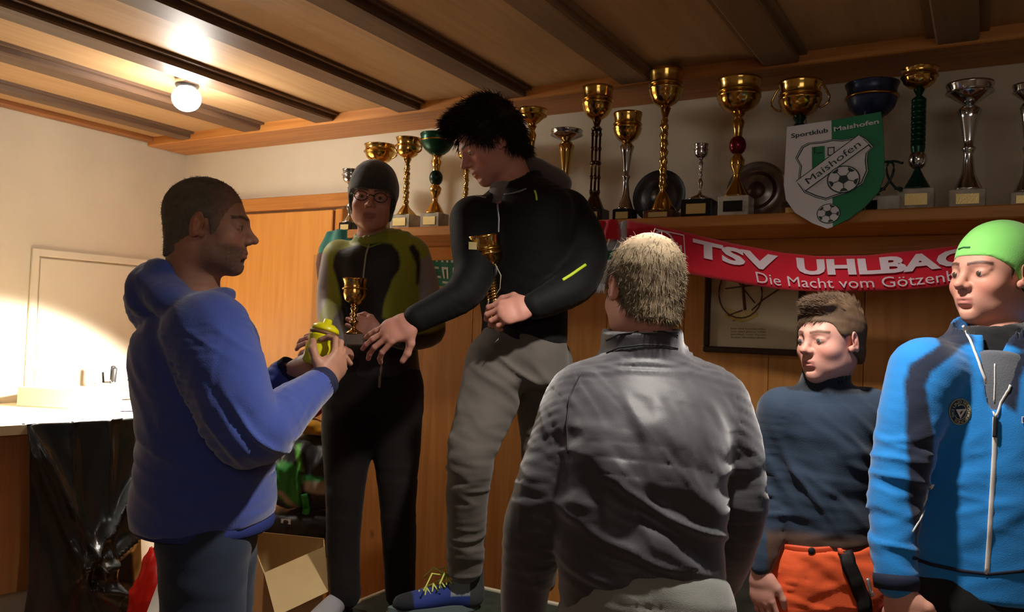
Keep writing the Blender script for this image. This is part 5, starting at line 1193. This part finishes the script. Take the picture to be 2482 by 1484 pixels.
# shoes with lime laces
def wshoe(q):
    c = np.tile(np.array(srgb(38, 54, 120)), (len(q), 1)); g = srgb(130, 136, 140)
    m = (q[:, 1] < .10) & (q[:, 2] > .055); c[m] = g; m = (q[:, 1] > .215); c[m] = srgb(24, 26, 34); m = q[:, 1] < .04; c[m] = srgb(60, 62, 60); return c
heel = P(1158, 1462, 2.62); heel[2] = zp1; fdir = -RH*.95-FH*.32
so, W = shoe(win, heel, fdir, .285, blackcl, pm('sole_grey', srgb(96, 110, 110), .7), col=wshoe, h=.10)
m = MB(); lm = pm('laces_lime', srgb(196, 206, 96), .7)
for i in range(6):
    y = .095+.022*i; z = .098-.0095*i+.002
    m.tube([W((-.030, y, z-.010)), W((0, y+.008, z+.003)), W((.030, y+.018, z-.012))], .0026, 6); m.tube([W((.030, y, z-.010)), W((0, y+.008, z+.0045)), W((-.030, y+.018, z-.012))], .0026, 6)
for a_ in range(4):
    s_ = (-1)**a_; m.tube([W((0, .098, .105)), W((s_*.03, .10+.02*a_, .125)), W((s_*.055, .115+.025*a_, .11-.01*a_)), W((s_*.05, .10+.03*a_, .085))], .0026, 6)
m.build('laces', lm, so)
heel2 = P(1312, 1440, 2.80); heel2[2] = zp1; shoe(win, heel2, -FH*.9-RH*.25, .28, blackcl, rubber, col=srgb(150, 160, 176), h=.10)
ct_ = held_cup(1207, 792, 2.49, 1172, 568, 2.46, (.06, .60), .050, .028, 'gold cup with stacked ring stem held at the waist by the winner', gold, 'segments', 'lid', base='round', bam=gold2)
rb_ = pm('ribbon_pale', srgb(190, 176, 150), .6); m = MB()
m.tube([P(1200, 640, 2.43), P(1214, 668, 2.42), P(1212, 700, 2.42), P(1200, 716, 2.42)], .003, 6, flat=.4); 
m.build('ribbon', rb_, ct_); MB().tube([P(1200, 792, 2.42), P(1210, 806, 2.42), P(1208, 822, 2.42), P(1200, 830, 2.42)], .0035, 6, flat=.4).build('ribbon', rb_, ct_)
MB().box(P(1146, 596, 2.42), (.024, .004, .022), np.stack([RH, FH, UP])).build('tag', pm('tag_cream', srgb(226, 206, 140), .6), ct_)
# ============ man in dark grey jacket from behind ============
H = dict(c=P(1558, 704, 1.84), M=face_basis(-162, 10, 4), s=1.0); u, fwd_ = lateral(180); gm = empty('person', drop(P(1600, 1480, 1.66), 0), 'balding man in a shiny dark grey jacket seen from behind, leaning forward', 'person')
torso = [[*P(x, y, d), a, b] for x, y, d, a, b in ((1560, 1455, 1.66, .165, .130), (1556, 1360, 1.66, .168, .125), (1550, 1250, 1.68, .172, .125), (1556, 1150, 1.70, .172, .130), (1562, 1060, 1.74, .180, .130), (1564, 980, 1.79, .180, .112), (1560, 915, 1.83, .140, .085), (1556, 880, 1.82, .090, .070))]
ra = ([P(1728, 985, 1.82), P(1762, 1070, 1.80), P(1786, 1170, 1.78), P(1792, 1250, 1.77), P(1776, 1330, 1.82), P(1756, 1400, 1.90)], [.074, .068, .060, .056, .048, .042])
la = ([P(1412, 985, 1.80), P(1368, 1080, 1.77), P(1318, 1200, 1.74), P(1290, 1290, 1.74), P(1276, 1400, 1.78), P(1268, 1500, 1.84)], [.078, .072, .066, .062, .054, .048])
h1_, h2_ = P(1480, 1520, 1.66), P(1640, 1520, 1.66)
rl = ([h2_, drop(h2_, .5), drop(h2_, .1)], [.105, .075, .06]); ll = ([h1_, drop(h1_, .5), drop(h1_, .1)], [.105, .075, .06])
hR = dict(wr=P(1762, 1428, 1.93), d=-UP*.8+FH*.6, back=RH, thumb_side=-1, curl=(.3, .4, .3)); hL = dict(wr=P(1264, 1540, 1.87), d=-UP*.9+FH*.4, back=-RH, thumb_side=1, curl=(.3, .4, .3))
body(gm, H, torso, u, [ra, la], [rl, ll], [hR, hL], srgb(208, 150, 132), neck=P(1556, 880, 1.84), neckr=.056, feet=[(drop(h2_, .04, 0, .05), (.045, .12, .04), np.stack([u, fwd_, ZZ], 1)), (drop(h1_, .04, 0, .05), (.045, .12, .04), np.stack([u, fwd_, ZZ], 1))], hvox=.003)
eyes(H, gm)
def line_bald(x, y, z): return (np.interp(y, [-.13, -.085, -.04, -.022, -.018, .012, .018, .030, .05, .09], [-.088, -.086, -.066, -.05, .012, .012, -.02, -.012, .040, .075]).astype(f4)+0*x-z)
def colbald(V):
    q = (V-H['c'])@H['M']; c = np.tile(np.array(srgb(112, 98, 76)), (len(V), 1)); g = np.exp(-((q[:, 0]/.050)**2+((q[:, 1]+.005)/.065)**2))*smoothstep(.07, .11, q[:, 2])
    g = np.clip(g*1.6*(.85+.3*nz(V, 150, 2)), 0, 1)[:, None]; c = c*(1+.28*nz(V, 110, 4)+.2*nz(V, 330, 8))[:, None]; return c*(1-g)+np.array(srgb(214, 182, 154))*g
hair_mesh(H, 'hair', gm, hairm, .0055, line_bald, .0035, (.0012, 70), strands=5000, slen=.013, flow=(0, .1, -.9), jitter=.45, lw=.0007, col=colbald)
S_ = Sdf(.0062); S_.add(Loft(torso, u, cap=.2), .02); limb(S_, *ra, k=.05); limb(S_, *la, k=.05)
S_.add(Loft([[*P(1556, 905, 1.815), .112, .090], [*P(1556, 862, 1.822), .094, .092], [*P(1556, 803, 1.82), .088, .090]], u, cap=.1), .03)
S_.add(Loft([[*P(1556, 850, 1.825), .060, .066], [*P(1556, 815, 1.825), .074, .076], [*P(1556, 780, 1.825), .080, .081]], u, cap=.3), .003, 's')
gj = garment('jacket', S_, gm, pm('cloth_shiny', (1, 1, 1), .56, sheen=.5, bump=.15, bscale=600, vcol=True, spec=.55), srgb(44, 44, 50),
  [(P(1640, 1110, 1.6), RH+UP*.45, .060, .016, .12), (P(1720, 1080, 1.65), RH+UP*.7, .05, .011, .09), (P(1600, 1260, 1.6), UP+RH*.45, .07, .018, .16), (P(1430, 1080, 1.7), UP-RH*.4, .06, .012, .12), (P(1790, 1210, 1.7), UP, .032, .009, .11), (P(1300, 1230, 1.7), UP, .045, .010, .14), (P(1500, 1380, 1.6), UP+RH*.35, .06, .014, .14), (P(1380, 980, 1.7), RH+UP*.4, .04, .009, .08)], (.0035, 7, 5))
greyd = pm('collar_dark', srgb(28, 28, 32), .7)
for yy in (806, 838): strip(gj, 'collar_seam', [(1470, yy+20), (1500, yy+6), (1560, yy-2), (1610, yy), (1642, yy+8)], 4, greyd, n=4)
strip(gj, 'shoulder_seam', [(1408, 905), (1382, 960), (1374, 1030), (1378, 1100)], 4, greyd)
S_ = Sdf(.008); limb(S_, *rl, k=.03); limb(S_, *ll, k=.03); S_.add(Loft([[*P(1562, 1540, 1.66), .175, .135], [*P(1580, 1460, 1.64), .165, .135], [*P(1585, 1400, 1.65), .150, .120]], u, cap=.3), .03)
S_.add(Ell(P(1636, 1475, 1.62), (.088, .11, .085), np.stack([RH, FH, ZZ], 1)), .03)
garment('trousers', S_, gm, cloth('khaki', .8, .4, .4), srgb(122, 124, 116), [(P(1620, 1440, 1.55), UP+RH*.2, .05, .008, .12)], (.003, 10, 8))
for c in (h1_, h2_): shoe(gm, drop(c, 0, 0, -.05), fwd_, .28, blackcl, rubber)

# ============ boy in navy shirt and orange trousers ============
H = dict(c=P(2012, 826, 2.06), M=face_basis(-62, 2, 2), s=.88); u, fwd_ = lateral(-8); ob = empty('person', drop(P(2000, 1400, 2.08), 0), 'boy with swept brown hair in a navy roll neck and orange ski trousers', 'person')
torso = [[*P(x, y, d), a, b] for x, y, d, a, b in ((1992, 1330, 2.08, .125, .095), (1990, 1250, 2.08, .130, .092), (1990, 1150, 2.08, .132, .092), (1994, 1070, 2.08, .138, .095), (1998, 1000, 2.08, .145, .090), (2000, 962, 2.08, .120, .070), (2000, 940, 2.08, .070, .058))]
ra = ([P(1893, 1000, 2.08), P(1874, 1080, 2.09), P(1864, 1170, 2.09), P(1862, 1260, 2.06), P(1852, 1330, 2.03), P(1846, 1372, 2.02)], [.055, .047, .040, .038, .033, .028])
la = ([P(2112, 1000, 2.08), P(2140, 1090, 2.10), P(2150, 1190, 2.10), P(2150, 1290, 2.06), P(2146, 1390, 2.04)], [.055, .047, .040, .036, .028])
h1_, h2_ = P(1935, 1390, 2.08), P(2055, 1390, 2.08)
rl = ([h1_, drop(h1_, .42), drop(h1_, .1)], [.092, .07, .06]); ll = ([h2_, drop(h2_, .42), drop(h2_, .1)], [.092, .07, .06])
hR = dict(wr=P(1843, 1384, 2.02), d=-ZZ*1.0+RH*.12-FH*.1, back=-RH*.75-FH*.65, thumb_side=-1, curl=(.22, .3, .25), s=.84, thumb=((.042, .048, -.012), (.050, .080, -.020), (.046, .104, -.028)))
hL = dict(wr=P(2146, 1400, 2.04), d=-ZZ, back=RH, thumb_side=1, curl=(.3, .4, .3), s=.84)
body(ob, H, torso, u, [ra, la], [rl, ll], [hR, hL], srgb(206, 152, 136), neck=P(2000, 950, 2.08), neckr=.050, brow=srgb(92, 66, 50), nose=.85, jaw=.95, lips=srgb(170, 100, 96), flush=.6, feet=[(drop(h1_, .04, 0, -.05), (.04, .11, .04), np.stack([u, fwd_, ZZ], 1)), (drop(h2_, .04, 0, -.05), (.04, .11, .04), np.stack([u, fwd_, ZZ], 1))])
eyes(H, ob, (.08, .09, .10), gaze=(.1, 0))
def line_quiff(x, y, z): return (np.interp(y, [-.13, -.09, -.045, -.022, -.016, .012, .02, .035, .055, .085, .11], [-.070, -.068, -.050, -.035, .012, .012, .0, .016, .044, .056, .060]).astype(f4)+0*x-z)
def qcol(V): return np.tile(np.array(srgb(92, 72, 54)), (len(V), 1))*(1+.3*nz(V, 70, 4))[:, None]
def qflow(q): d = np.zeros_like(q); d[:, 1] = .5*(q[:, 2] > .06)*(q[:, 1] > 0); d[:, 0] = .45*(q[:, 2] > .05); d[:, 2] = -.8+1.2*(q[:, 2] > .07); return d
hair_mesh(H, 'hair', ob, hairm2, .0045, line_quiff, .004, (.003, 40), extra=(((-.010, .046, .100), (.048, .040, .020), .02), ((.01, -.03, .104), (.056, .066, .020), .02)), strands=6000, slen=.019, flow=qflow, jitter=.13, lw=.0008, nw=.12, smask=lambda q: q[:, 2] > .052, col=qcol)
S_ = Sdf(.006); S_.add(Loft(torso, u, cap=.2), .02); limb(S_, *ra, k=.035); limb(S_, *la, k=.035)
S_.add(Loft([[*P(2000, 965, 2.08), .068, .062], [*P(2000, 930, 2.075), .060, .058], [*P(2004, 900, 2.07), .057, .056]], u, cap=.2), .015); S_.add(Loft([[*P(2004, 925, 2.07), .046, .046], [*P(2006, 890, 2.07), .050, .050]], u), .004, 's')
def ncol(V):
    c = np.tile(np.array(srgb(44, 60, 80)), (len(V), 1)); z = V[:, 2]; z0 = P(1990, 1262, 2.08)[2]; w = smoothstep(z0, z0-.03, z)[:, None]*(np.abs((V-P(1990, 1290, 2.08))@RH) < .16)[:, None]
    c = c*(1-w)+np.array(srgb(78, 56, 44))*w; zc = P(2000, 948, 2.07)[2]; c[(z > zc) & (np.linalg.norm(V[:, :2]-P(2002, 930, 2.07)[:2], axis=1) < .1)] = srgb(30, 36, 44); return c
garment('roll_neck_shirt', S_, ob, cloth('thermal', .8, .2, .4, 500), ncol, [(P(1990, 1230, 2.0), UP+RH*.12, .045, .011, .15), (P(2070, 1130, 2.0), UP+RH*.8, .05, .010, .12), (P(1925, 1160, 2.0), RH*.8+UP*.6, .05, .009, .12), (P(1862, 1190, 2.05), UP, .03, .003, .06), (P(2000, 925, 2.02), ZZ, .018, .002, .06)], (.0028, 10, 2))
orange = srgb(238, 96, 48)
S_ = Sdf(.0065); limb(S_, *rl, k=.03); limb(S_, *ll, k=.03); S_.add(Loft([[*P(1995, 1440, 2.08), .150, .110], [*P(1992, 1370, 2.08), .140, .105], [*P(1990, 1316, 2.08), .134, .101]], u, cap=.12), .03)
ot = garment('ski_trousers', S_, ob, cloth('nylon', .6, .2, .2, 400), orange, [(P(1930, 1420, 2.0), UP-RH*.5, .05, .012, .12), (P(2040, 1400, 2.0), UP+RH*.4, .05, .011, .12)], (.004, 9, 8))
strip(ot, 'waistband', [(1868, 1316), (1900, 1330), (1970, 1338), (2050, 1334), (2118, 1318)], 20, pm('orange_band', srgb(214, 78, 36), .6), th=.2)
MB().lathe(stick(ot, [(1966, 1338)], .004)[0], [(.008, 0), (.009, .003), (.006, .005)], 12, (RH, UP, -FH)).build('button', greyd, ot.parent)
blk = pm('strap_black', srgb(26, 24, 24), .7)
strip(ot, 'strap_tab', [(2042, 1318), (2046, 1345)], 34, pm('tab_orange', srgb(220, 84, 44), .6), off=.006, th=.15)
strip(ot, 'suspender', [(2046, 1342), (2056, 1372), (2072, 1410), (2090, 1450), (2098, 1500)], 36, blk, off=.007, th=.12)
strip(ot, 'suspender', [(1876, 1300), (1884, 1330), (1876, 1352)], 26, blk, off=.005, th=.15)
strip(ot, 'strap_clip', [(2094, 1400), (2102, 1430), (2108, 1438)], 9, silv, off=.016, th=.5); strip(ot, 'belt_loop', [(2031, 1332), (2062, 1330)], 5, silv, off=.014)
for c in (h1_, h2_): shoe(ob, drop(c, 0, 0, .05), fwd_, .25, blackcl, rubber)

# ============ young man with lime beanie and blue jacket ============
H = dict(c=P(2404, 668, 1.93), M=face_basis(-69, 1, 0), s=.98); u, fwd_ = lateral(-14); gr = empty('person', drop(P(2420, 1400, 1.9), 0), 'young man in a lime green beanie and bright blue jacket with white zip', 'person')
torso = [[*P(x, y, d), a, b] for x, y, d, a, b in ((2395, 1420, 1.88, .165, .120), (2400, 1330, 1.88, .170, .120), (2405, 1220, 1.88, .172, .120), (2410, 1110, 1.89, .178, .122), (2414, 1000, 1.90, .190, .122), (2416, 910, 1.91, .195, .110), (2418, 850, 1.92, .155, .090), (2418, 815, 1.92, .09, .075))]
ra = ([P(2245, 905, 1.88), P(2208, 1010, 1.86), P(2184, 1120, 1.84), P(2170, 1210, 1.83), P(2168, 1310, 1.80), P(2172, 1402, 1.78)], [.080, .068, .060, .056, .050, .043])
la = ([P(2590, 905, 1.92), P(2640, 1050, 1.92), P(2660, 1200, 1.90), P(2640, 1330, 1.84), P(2620, 1420, 1.80)], [.080, .068, .058, .050, .040])
h1_, h2_ = P(2320, 1450, 1.88), P(2470, 1450, 1.88)
rl = ([h1_, drop(h1_, .5), drop(h1_, .1)], [.10, .075, .06]); ll = ([h2_, drop(h2_, .5), drop(h2_, .1)], [.10, .075, .06])
hR = dict(wr=P(2178, 1428, 1.77), d=-ZZ*.95+RH*.15-FH*.25, back=-FH*.65-RH*.75, thumb_side=-1, curl=(.7, 1.1, .7), s=1.0, thumb=((.046, .042, -.014), (.050, .070, -.030), (.036, .092, -.040)))
hL = dict(wr=P(2618, 1440, 1.79), d=-ZZ, back=RH, thumb_side=1, curl=(.5, .6, .4))
body(gr, H, torso, u, [ra, la], [rl, ll], [hR, hL], srgb(206, 150, 130), neck=P(2420, 830, 1.92), neckr=.054, brow=srgb(52, 36, 28), nose=1.0, jaw=.88, lips=srgb(168, 98, 90), flush=.7, feet=[(drop(h1_, .04, 0, -.05), (.045, .12, .04), np.stack([u, fwd_, ZZ], 1)), (drop(h2_, .04, 0, -.05), (.045, .12, .04), np.stack([u, fwd_, ZZ], 1))])
eyes(H, gr, (.07, .05, .035))
def line_cap(x, y, z): return (np.interp(y, [-.13, -.06, -.015, .025, .06, .10], [-.080, -.062, -.026, .016, .038, .046]).astype(f4)+0*x-z)
limeh = srgb(138, 220, 112)
cap_ = hair_mesh(H, 'beanie', gr, cloth('stretch', .8, .3, .25, 500), .0075, line_cap, .004, (.0015, 18), extra=(((0, -.045, .080), (.062, .070, .052), .03),), col=lambda V: np.tile(np.array(limeh), (len(V), 1)))
strip(cap_, 'logo_stitch', [(2324, 604), (2338, 600), (2352, 600)], 4, pm('stitch_green', srgb(58, 120, 74), .8), parent=cap_); strip(cap_, 'side_print', [(2400, 622), (2420, 634), (2448, 652)], 5, pm('print_pale', srgb(196, 240, 160), .8), parent=cap_)
def line_short(x, y, z): return (np.interp(y, [-.13, -.09, -.045, -.022, -.016, .012, .02, .03], [-.070, -.068, -.050, -.035, .012, .012, -.018, .03]).astype(f4)+0*x-z)
hair_mesh(H, 'hair', gr, hairm2, .003, line_short, .004, (.0006, 80), strands=0, slen=.01, flow=(0, -.3, -.8), col=lambda V: np.tile(np.array(srgb(60, 44, 32)), (len(V), 1)))
S_ = Sdf(.0055); S_.add(Loft(torso, u, cap=.2), .02); limb(S_, *ra, k=.035); limb(S_, *la, k=.035)
S_.add(Loft([[*P(2418, 845, 1.92), .110, .092], [*P(2416, 800, 1.91), .098, .086], [*P(2414, 775, 1.905), .094, .084]], u, cap=.15), .03); S_.add(Loft([[*P(2420, 850, 1.905), .055, .055], [*P(2414, 800, 1.90), .082, .074], [*P(2412, 750, 1.90), .090, .080]], u), .004, 's')
S_.add(Ell(P(2420, 870, 1.815), (.024, .05, .115), np.stack([RH, FH, ZZ], 1) @ roty(.12)), .008, 's')
UV2, PG2 = planar(1.80); bj = srgb(28, 130, 208); nv = srgb(24, 34, 56)
navy = PG2([(2330, 790), (2300, 835), (2255, 860), (2222, 885), (2205, 930), (2198, 1000), (2190, 1100), (2186, 1200), (2198, 1300), (2206, 1400), (2214, 1420), (2212, 1300), (2240, 1220), (2252, 1130), (2262, 1080), (2254, 1040), (2248, 980), (2244, 935), (2262, 900), (2300, 872), (2350, 848), (2395, 830), (2395, 780)])
neck_n = PG2([(2325, 760), (2500, 760), (2500, 850), (2460, 860), (2440, 930), (2425, 980), (2452, 1000), (2470, 920), (2500, 860), (2500, 740), (2320, 740)]); hemn = PG2([(2214, 1352), (2300, 1382), (2400, 1400), (2482, 1400), (2482, 1372), (2420, 1365), (2300, 1365), (2216, 1335)])
hem2 = PG2([(2380, 1340), (2600, 1300), (2600, 1500), (2370, 1430)])
def bcol2(V):
    a, b = UV2(V); c = np.tile(np.array(bj), (len(V), 1)); am = float(P(2416, 1000, 1.8)@RH)
    w_ = np.maximum(np.maximum(softpip(a, b, navy), softpip(2*am-a, b, navy)), softpip(a, b, neck_n)); return c*(1-w_)+np.array(nv)*w_
bjk = garment('jacket', S_, gr, cloth('fleeceblue', .8, .3, .35, 450), bcol2, [(P(2290, 1110, 1.75), UP-RH*.5, .05, .010, .10), (P(2165, 1240, 1.78), UP+RH*.15, .040, .010, .15), (P(2190, 1080, 1.8), UP, .05, .004, .08), (P(2330, 1230, 1.75), UP-RH*.4, .07, .010, .16)], (.0025, 8, 4))
zw = pm('zip_white', srgb(226, 224, 220), .4)
strip(bjk, 'main_zip', [(2412, 1012), (2410, 1100), (2404, 1200), (2398, 1300), (2392, 1392)], 13, zw, th=.3, off=.002)
strip(bjk, 'collar_zip', [(2330, 790), (2352, 825), (2372, 880), (2392, 950), (2412, 1012)], 7, zw, off=.004); strip(bjk, 'collar_zip', [(2450, 935), (2434, 970), (2412, 1012)], 7, zw, off=.004)
strip(bjk, 'zip_pull', [(2412, 1012), (2411, 1035), (2410, 1060)], 12, greyd, off=.007, th=.6)
strip(bjk, 'pocket_zip', [(2252, 1178), (2248, 1210), (2232, 1250), (2210, 1290)], 5, zw, off=.003); strip(bjk, 'pocket_pull', [(2254, 1175), (2250, 1196)], 9, zw, off=.006)
strip(bjk, 'hem_band', [(2212, 1352), (2260, 1368), (2330, 1384), (2400, 1392), (2482, 1384)], 9, pm('hem_navy', nv, .8), off=.002)
# round club badge on the chest
def badge(cx, cy, r, o, parent):
    def disc(rr, off, mat, name, n=28, pts=None):
        pp_ = pts or [(cx+rr*.86*math.cos(2*math.pi*i/n), cy+rr*math.sin(2*math.pi*i/n)) for i in range(n)]
        q = stick(o, pp_+[(cx, cy)], off); k = len(pp_); MB().add(q, [(i, (i+1) % k, k) for i in range(k)]).build(name, mat, parent)
    bn = pm('badge_navy', srgb(24, 52, 84), .7); bw = pm('badge_white', srgb(222, 224, 212), .7); bg = pm('badge_gold', srgb(180, 176, 130), .7)
    disc(r, .002, bg, 'badge_rim'); disc(r*.93, .003, bn, 'badge_field'); disc(r*.60, .004, bw, 'badge_ring'); disc(r*.55, .005, bn, 'badge_centre')
    disc(0, .0062, bw, 'badge_triangle', pts=[(cx-r*.50, cy-r*.22), (cx+r*.50, cy-r*.22), (cx+r*.03, cy+r*.52)])
    disc(0, .0070, bn, 'badge_peak', pts=[(cx-r*.22, cy-r*.02), (cx+r*.2, cy-r*.12), (cx+r*.02, cy+r*.2)])
    V, F = text_mesh('SKI UND BERGFREUNDE ', 1, .02); w_ = V[:, 0].max(); pts = []
    for v in V: a = -math.pi*1.15+v[0]/w_*math.pi*1.9; rr = r*(.67+.22*v[1]/.7); pts.append((cx+rr*.86*math.cos(a), cy+rr*math.sin(a)))
    MB().add(stick(o, pts, .0045), F).build('badge_lettering', bg, parent)
badge(2326, 998, 32, bjk, gr)
q = stick(bjk, [(2475, 1010), (2494, 1010), (2494, 1026), (2475, 1026)], .003); MB().add(q, [(0, 1, 2, 3)]).build('brand_patch', zw, gr)
q = stick(bjk, [(2477, 1012), (2492, 1012), (2492, 1024), (2477, 1024)], .004); MB().add(q, [(0, 1, 2, 3)]).build('patch_field', pm('patch_blue', srgb(40, 40, 110), .7), gr)
# neck warmer and grey shirt
S_ = Sdf(.005); S_.add(Loft([[*P(2420, 862, 1.90), .066, .066], [*P(2418, 825, 1.90), .076, .070], [*P(2414, 795, 1.90), .070, .068]], u, cap=.3), .01); S_.add(Loft([[*P(2412, 810, 1.90), .050, .050], [*P(2412, 770, 1.90), .056, .056]], u), .004, 's')
garment('neck_warmer', S_, gr, fleece, srgb(30, 30, 32), [(P(2400, 830, 1.84), UP+RH*.3, .022, .004, .10)], (.003, 20, 4))
S_ = Sdf(.006); S_.add(Loft([[*P(2412, 1010, 1.815), .045, .020], [*P(2420, 930, 1.83), .06, .030], [*P(2420, 870, 1.85), .065, .04]], u, cap=.3), .01); gs_ = garment('grey_shirt', S_, gr, fleece, srgb(96, 100, 108))
strip(gs_, 'shirt_zip', [(2411, 882), (2411, 930), (2409, 975)], 4, zw)
# cuff
d = nrm(ra[0][-1]-ra[0][-2]); x_, y_, _ = basis(d)
MB().lathe(ra[0][-1]-d*.008, [(.046, 0), (.047, .012), (.045, .030), (.040, .032), (.037, .02)], 28, (x_, y_, d)).build('cuff', pm('cuff_navy', nv, .85), gr)
S_ = Sdf(.008); limb(S_, *rl, k=.03); limb(S_, *ll, k=.03); S_.add(Loft([[*P(2395, 1480, 1.88), .165, .120], [*P(2395, 1380, 1.88), .155, .110]], u, cap=.3), .03)
garment('trousers', S_, gr, blackcl, srgb(24, 24, 26), (), (.003, 10, 8))
for c in (h1_, h2_): shoe(gr, drop(c, 0, 0, .05), fwd_, .28, blackcl, rubber)
# ------------------------------------------------------------------ clothes heap beside the door, bags
def heap(name, label, cat, prims, mat, color, lst, vox=.007, base=(.006, 14, 3)):
    Sd = Sdf(vox)
    for p in prims: Sd.add(*p)
    V, F = Sd.mesh(); V = folds(V, F, lst, base); V2 = V
    col = color(V) if callable(color) else np.tile(np.array(color), (len(V), 1))
    o = npmesh(name, V, F, mat, None, True, col); tag(o, label, cat); return o
D4 = 3.5; A3 = np.stack([RH, FH, ZZ], 1)
nyl = cloth('nylon2', .45, .2, .2, 300, .5); blackn = srgb(44, 50, 52); kelly = srgb(52, 160, 72)
gU = P(690, 1085, D4)
def jackcol(V):
    z = V[:, 2]; x = V@RH; c = np.tile(np.array(blackn), (len(V), 1)); a = lambda px_, py: (float(P(px_, py, D4)@RH), float(P(px_, py, D4)[2]))
    for poly, cc in (([(660, 1140), (700, 1105), (740, 1118), (745, 1180), (738, 1240), (728, 1260), (700, 1200), (660, 1180)], kelly), ([(745, 1140), (800, 1150), (800, 1165), (745, 1160)], kelly), ([(686, 1178), (700, 1178), (738, 1225), (733, 1236)], srgb(190, 170, 160)), ([(752, 1155), (800, 1158), (800, 1190), (754, 1180)], srgb(190, 180, 160)), ([(732, 1070), (741, 1070), (748, 1120), (752, 1132), (740, 1130)], srgb(120, 230, 90)), ([(690, 1075), (696, 1062), (700, 1064), (684, 1100), (678, 1098)], srgb(150, 200, 60))):
        w_ = softpip(x, z, [a(*p) for p in poly], .005); c = c*(1-w_)+np.array(cc)*w_
    return c
hj = heap('sports_jacket', 'black and green sports jacket heaped on the chair behind the cardboard box', 'jacket', [(Ell(P(735, 1120, D4), (.15, .11, .11), A3), .01), (Ell(P(705, 1170, D4-.04), (.10, .08, .11), A3), .04), (Ell(P(775, 1176, D4), (.10, .09, .10), A3), .04), (Ell(P(760, 1096, D4+.03), (.12, .08, .07), A3), .04)], nyl, jackcol,
     [(P(720, 1110, 3.4), RH+UP*.4, .05, .022, .14), (P(770, 1120, 3.4), RH-UP*.5, .045, .018, .12), (P(705, 1180, 3.35), RH, .05, .016, .12)])
heap('sports_bag', 'black sports bag lying on the chair under the green jacket', 'bag', [(Loft([[*P(660, 1268, D4-.02), .062, .09], [*P(730, 1270, D4-.02), .068, .11], [*P(815, 1272, D4+.0), .062, .09]], ZZ, pw=3), .01)], nyl, srgb(20, 21, 23), [(P(720, 1230, 3.4), RH, .05, .008, .14)])
fo = np.array(stick(bpy.data.objects['sports_bag'], [(682, 1258), (705, 1260), (705, 1272), (682, 1268)], .003)); MB().add(fo, [(0, 1, 2, 3)]).build('bag_print', pm('print_grey', srgb(170, 160, 150), .6), bpy.data.objects['sports_bag'])
q = stick(hj, dens([(738, 1195), (744, 1230), (735, 1265), (731, 1285), (740, 1298)]), .012)
MB().tube(q, .016, 8, flat=.3, ref=-FW).build('strap', pm('strap_green', kelly, .6), hj)
heap('yellow_shirt', 'mustard yellow cloth on top of the clothes heap', 'cloth', [(Ell(P(745, 1030, D4), (.075, .07, .028), A3), .01), (Ell(P(770, 1042, D4), (.06, .06, .025), A3), .02)], fleece, srgb(214, 160, 20), [(P(745, 1030, 3.4), RH+UP, .04, .010, .1)])
heap('snack_bag', 'pink and white foil packet on the yellow cloth', 'packet', [(Ell(P(758, 1000, D4), (.045, .03, .024), A3 @ roty(-.3)), .01)], pm('foil', (1, 1, 1), .25, .4, vcol=True), lambda V: np.where((np.sin(V@RH*120) > 0)[:, None], srgb(200, 150, 160), srgb(150, 60, 80)), [(P(758, 1000, 3.4), RH, .03, .006, .08)], vox=.004)
# red thing and white board at the foot of the bar
redm = pm('red_nylon', (1, 1, 1), .4, vcol=True, bump=.3, bscale=60)
ab = dn_(P(368, 1440, 2.78)); tz = P(362, 1318, 2.78)[2]
rb2 = heap('red_bag', 'shiny red bag standing between the bar and the jeans', 'bag', [(Loft([[*(ab+ZZ*.05), .085, .06], [*(ab+ZZ*(tz-.22)), .075, .05], [*(ab+ZZ*(tz-.08)-RH*.008), .035, .03], [*(ab+ZZ*(tz-.01)-RH*.012), .008, .010]], RH, cap=.3), .01)], redm, srgb(232, 34, 20), [(ab+ZZ*(tz-.15), RH, .04, .010, .15)])
MB().tube([ab+ZZ*(tz-.02), ab+ZZ*(tz+.03)+RH*.02, ab+ZZ*(tz-.02)+RH*.03], .004, 8).build('handle', pm('red_cord', srgb(200, 20, 14), .5), rb2)
e2 = empty('white_panel', dn_(P(395, 1500, 2.55)), 'white board standing before the red bag beside the jeans', 'board')
slab([P(350, 1500, 2.60), P(386, 1404, 2.66), P(470, 1400, 2.70), P(470, 1500, 2.62)], .012, white_pl, 'panel', e2)
w0, w1 = P(350, 1500, 2.60), P(470, 1500, 2.62); slab([dn_(w0), w0, w1, dn_(w1)], .012, white_pl, 'panel', e2)
# lime rucksack behind the men on the right
lg = srgb(146, 186, 60); bgm = cloth('bag', .8, .2, .4, 300)
c0 = P(1790, 1180, 2.62); zt2 = P(1830, 1003, 2.62)[2]; zb2 = .0
o = heap('rucksack', 'lime green tall rucksack standing behind the balding man', 'bag', [(Loft([[*dn_(c0), .14, .10], [c0[0], c0[1], .10, .16, .11], [c0[0], c0[1], .6, .165, .12], [c0[0], c0[1], zt2-.22, .14, .11], [c0[0]+RH[0]*.03, c0[1]+RH[1]*.03, zt2-.04, .11, .08]], RH, pw=3, cap=.3), .02)], bgm,
     lambda V: (lambda s_: np.where((np.abs(s_-(c0@RH)) > .085)[:, None] | (V[:, 2] > zt2-.05)[:, None], np.array(lg), np.array(srgb(52, 50, 40))))(V@RH), [(c0, ZZ, .08, .010, .4)])
MB().tube([c0+np.array([RH[0]*s_, RH[1]*s_, 0])*1+np.array([0, 0, zt2-c0[2]-.02+h_]) for s_, h_ in ((-.03, 0), (-.02, .04), (.03, .045), (.05, 0))], .008, 8).build('loop', pm('loop_dark', (.03, .03, .03), .7), o)
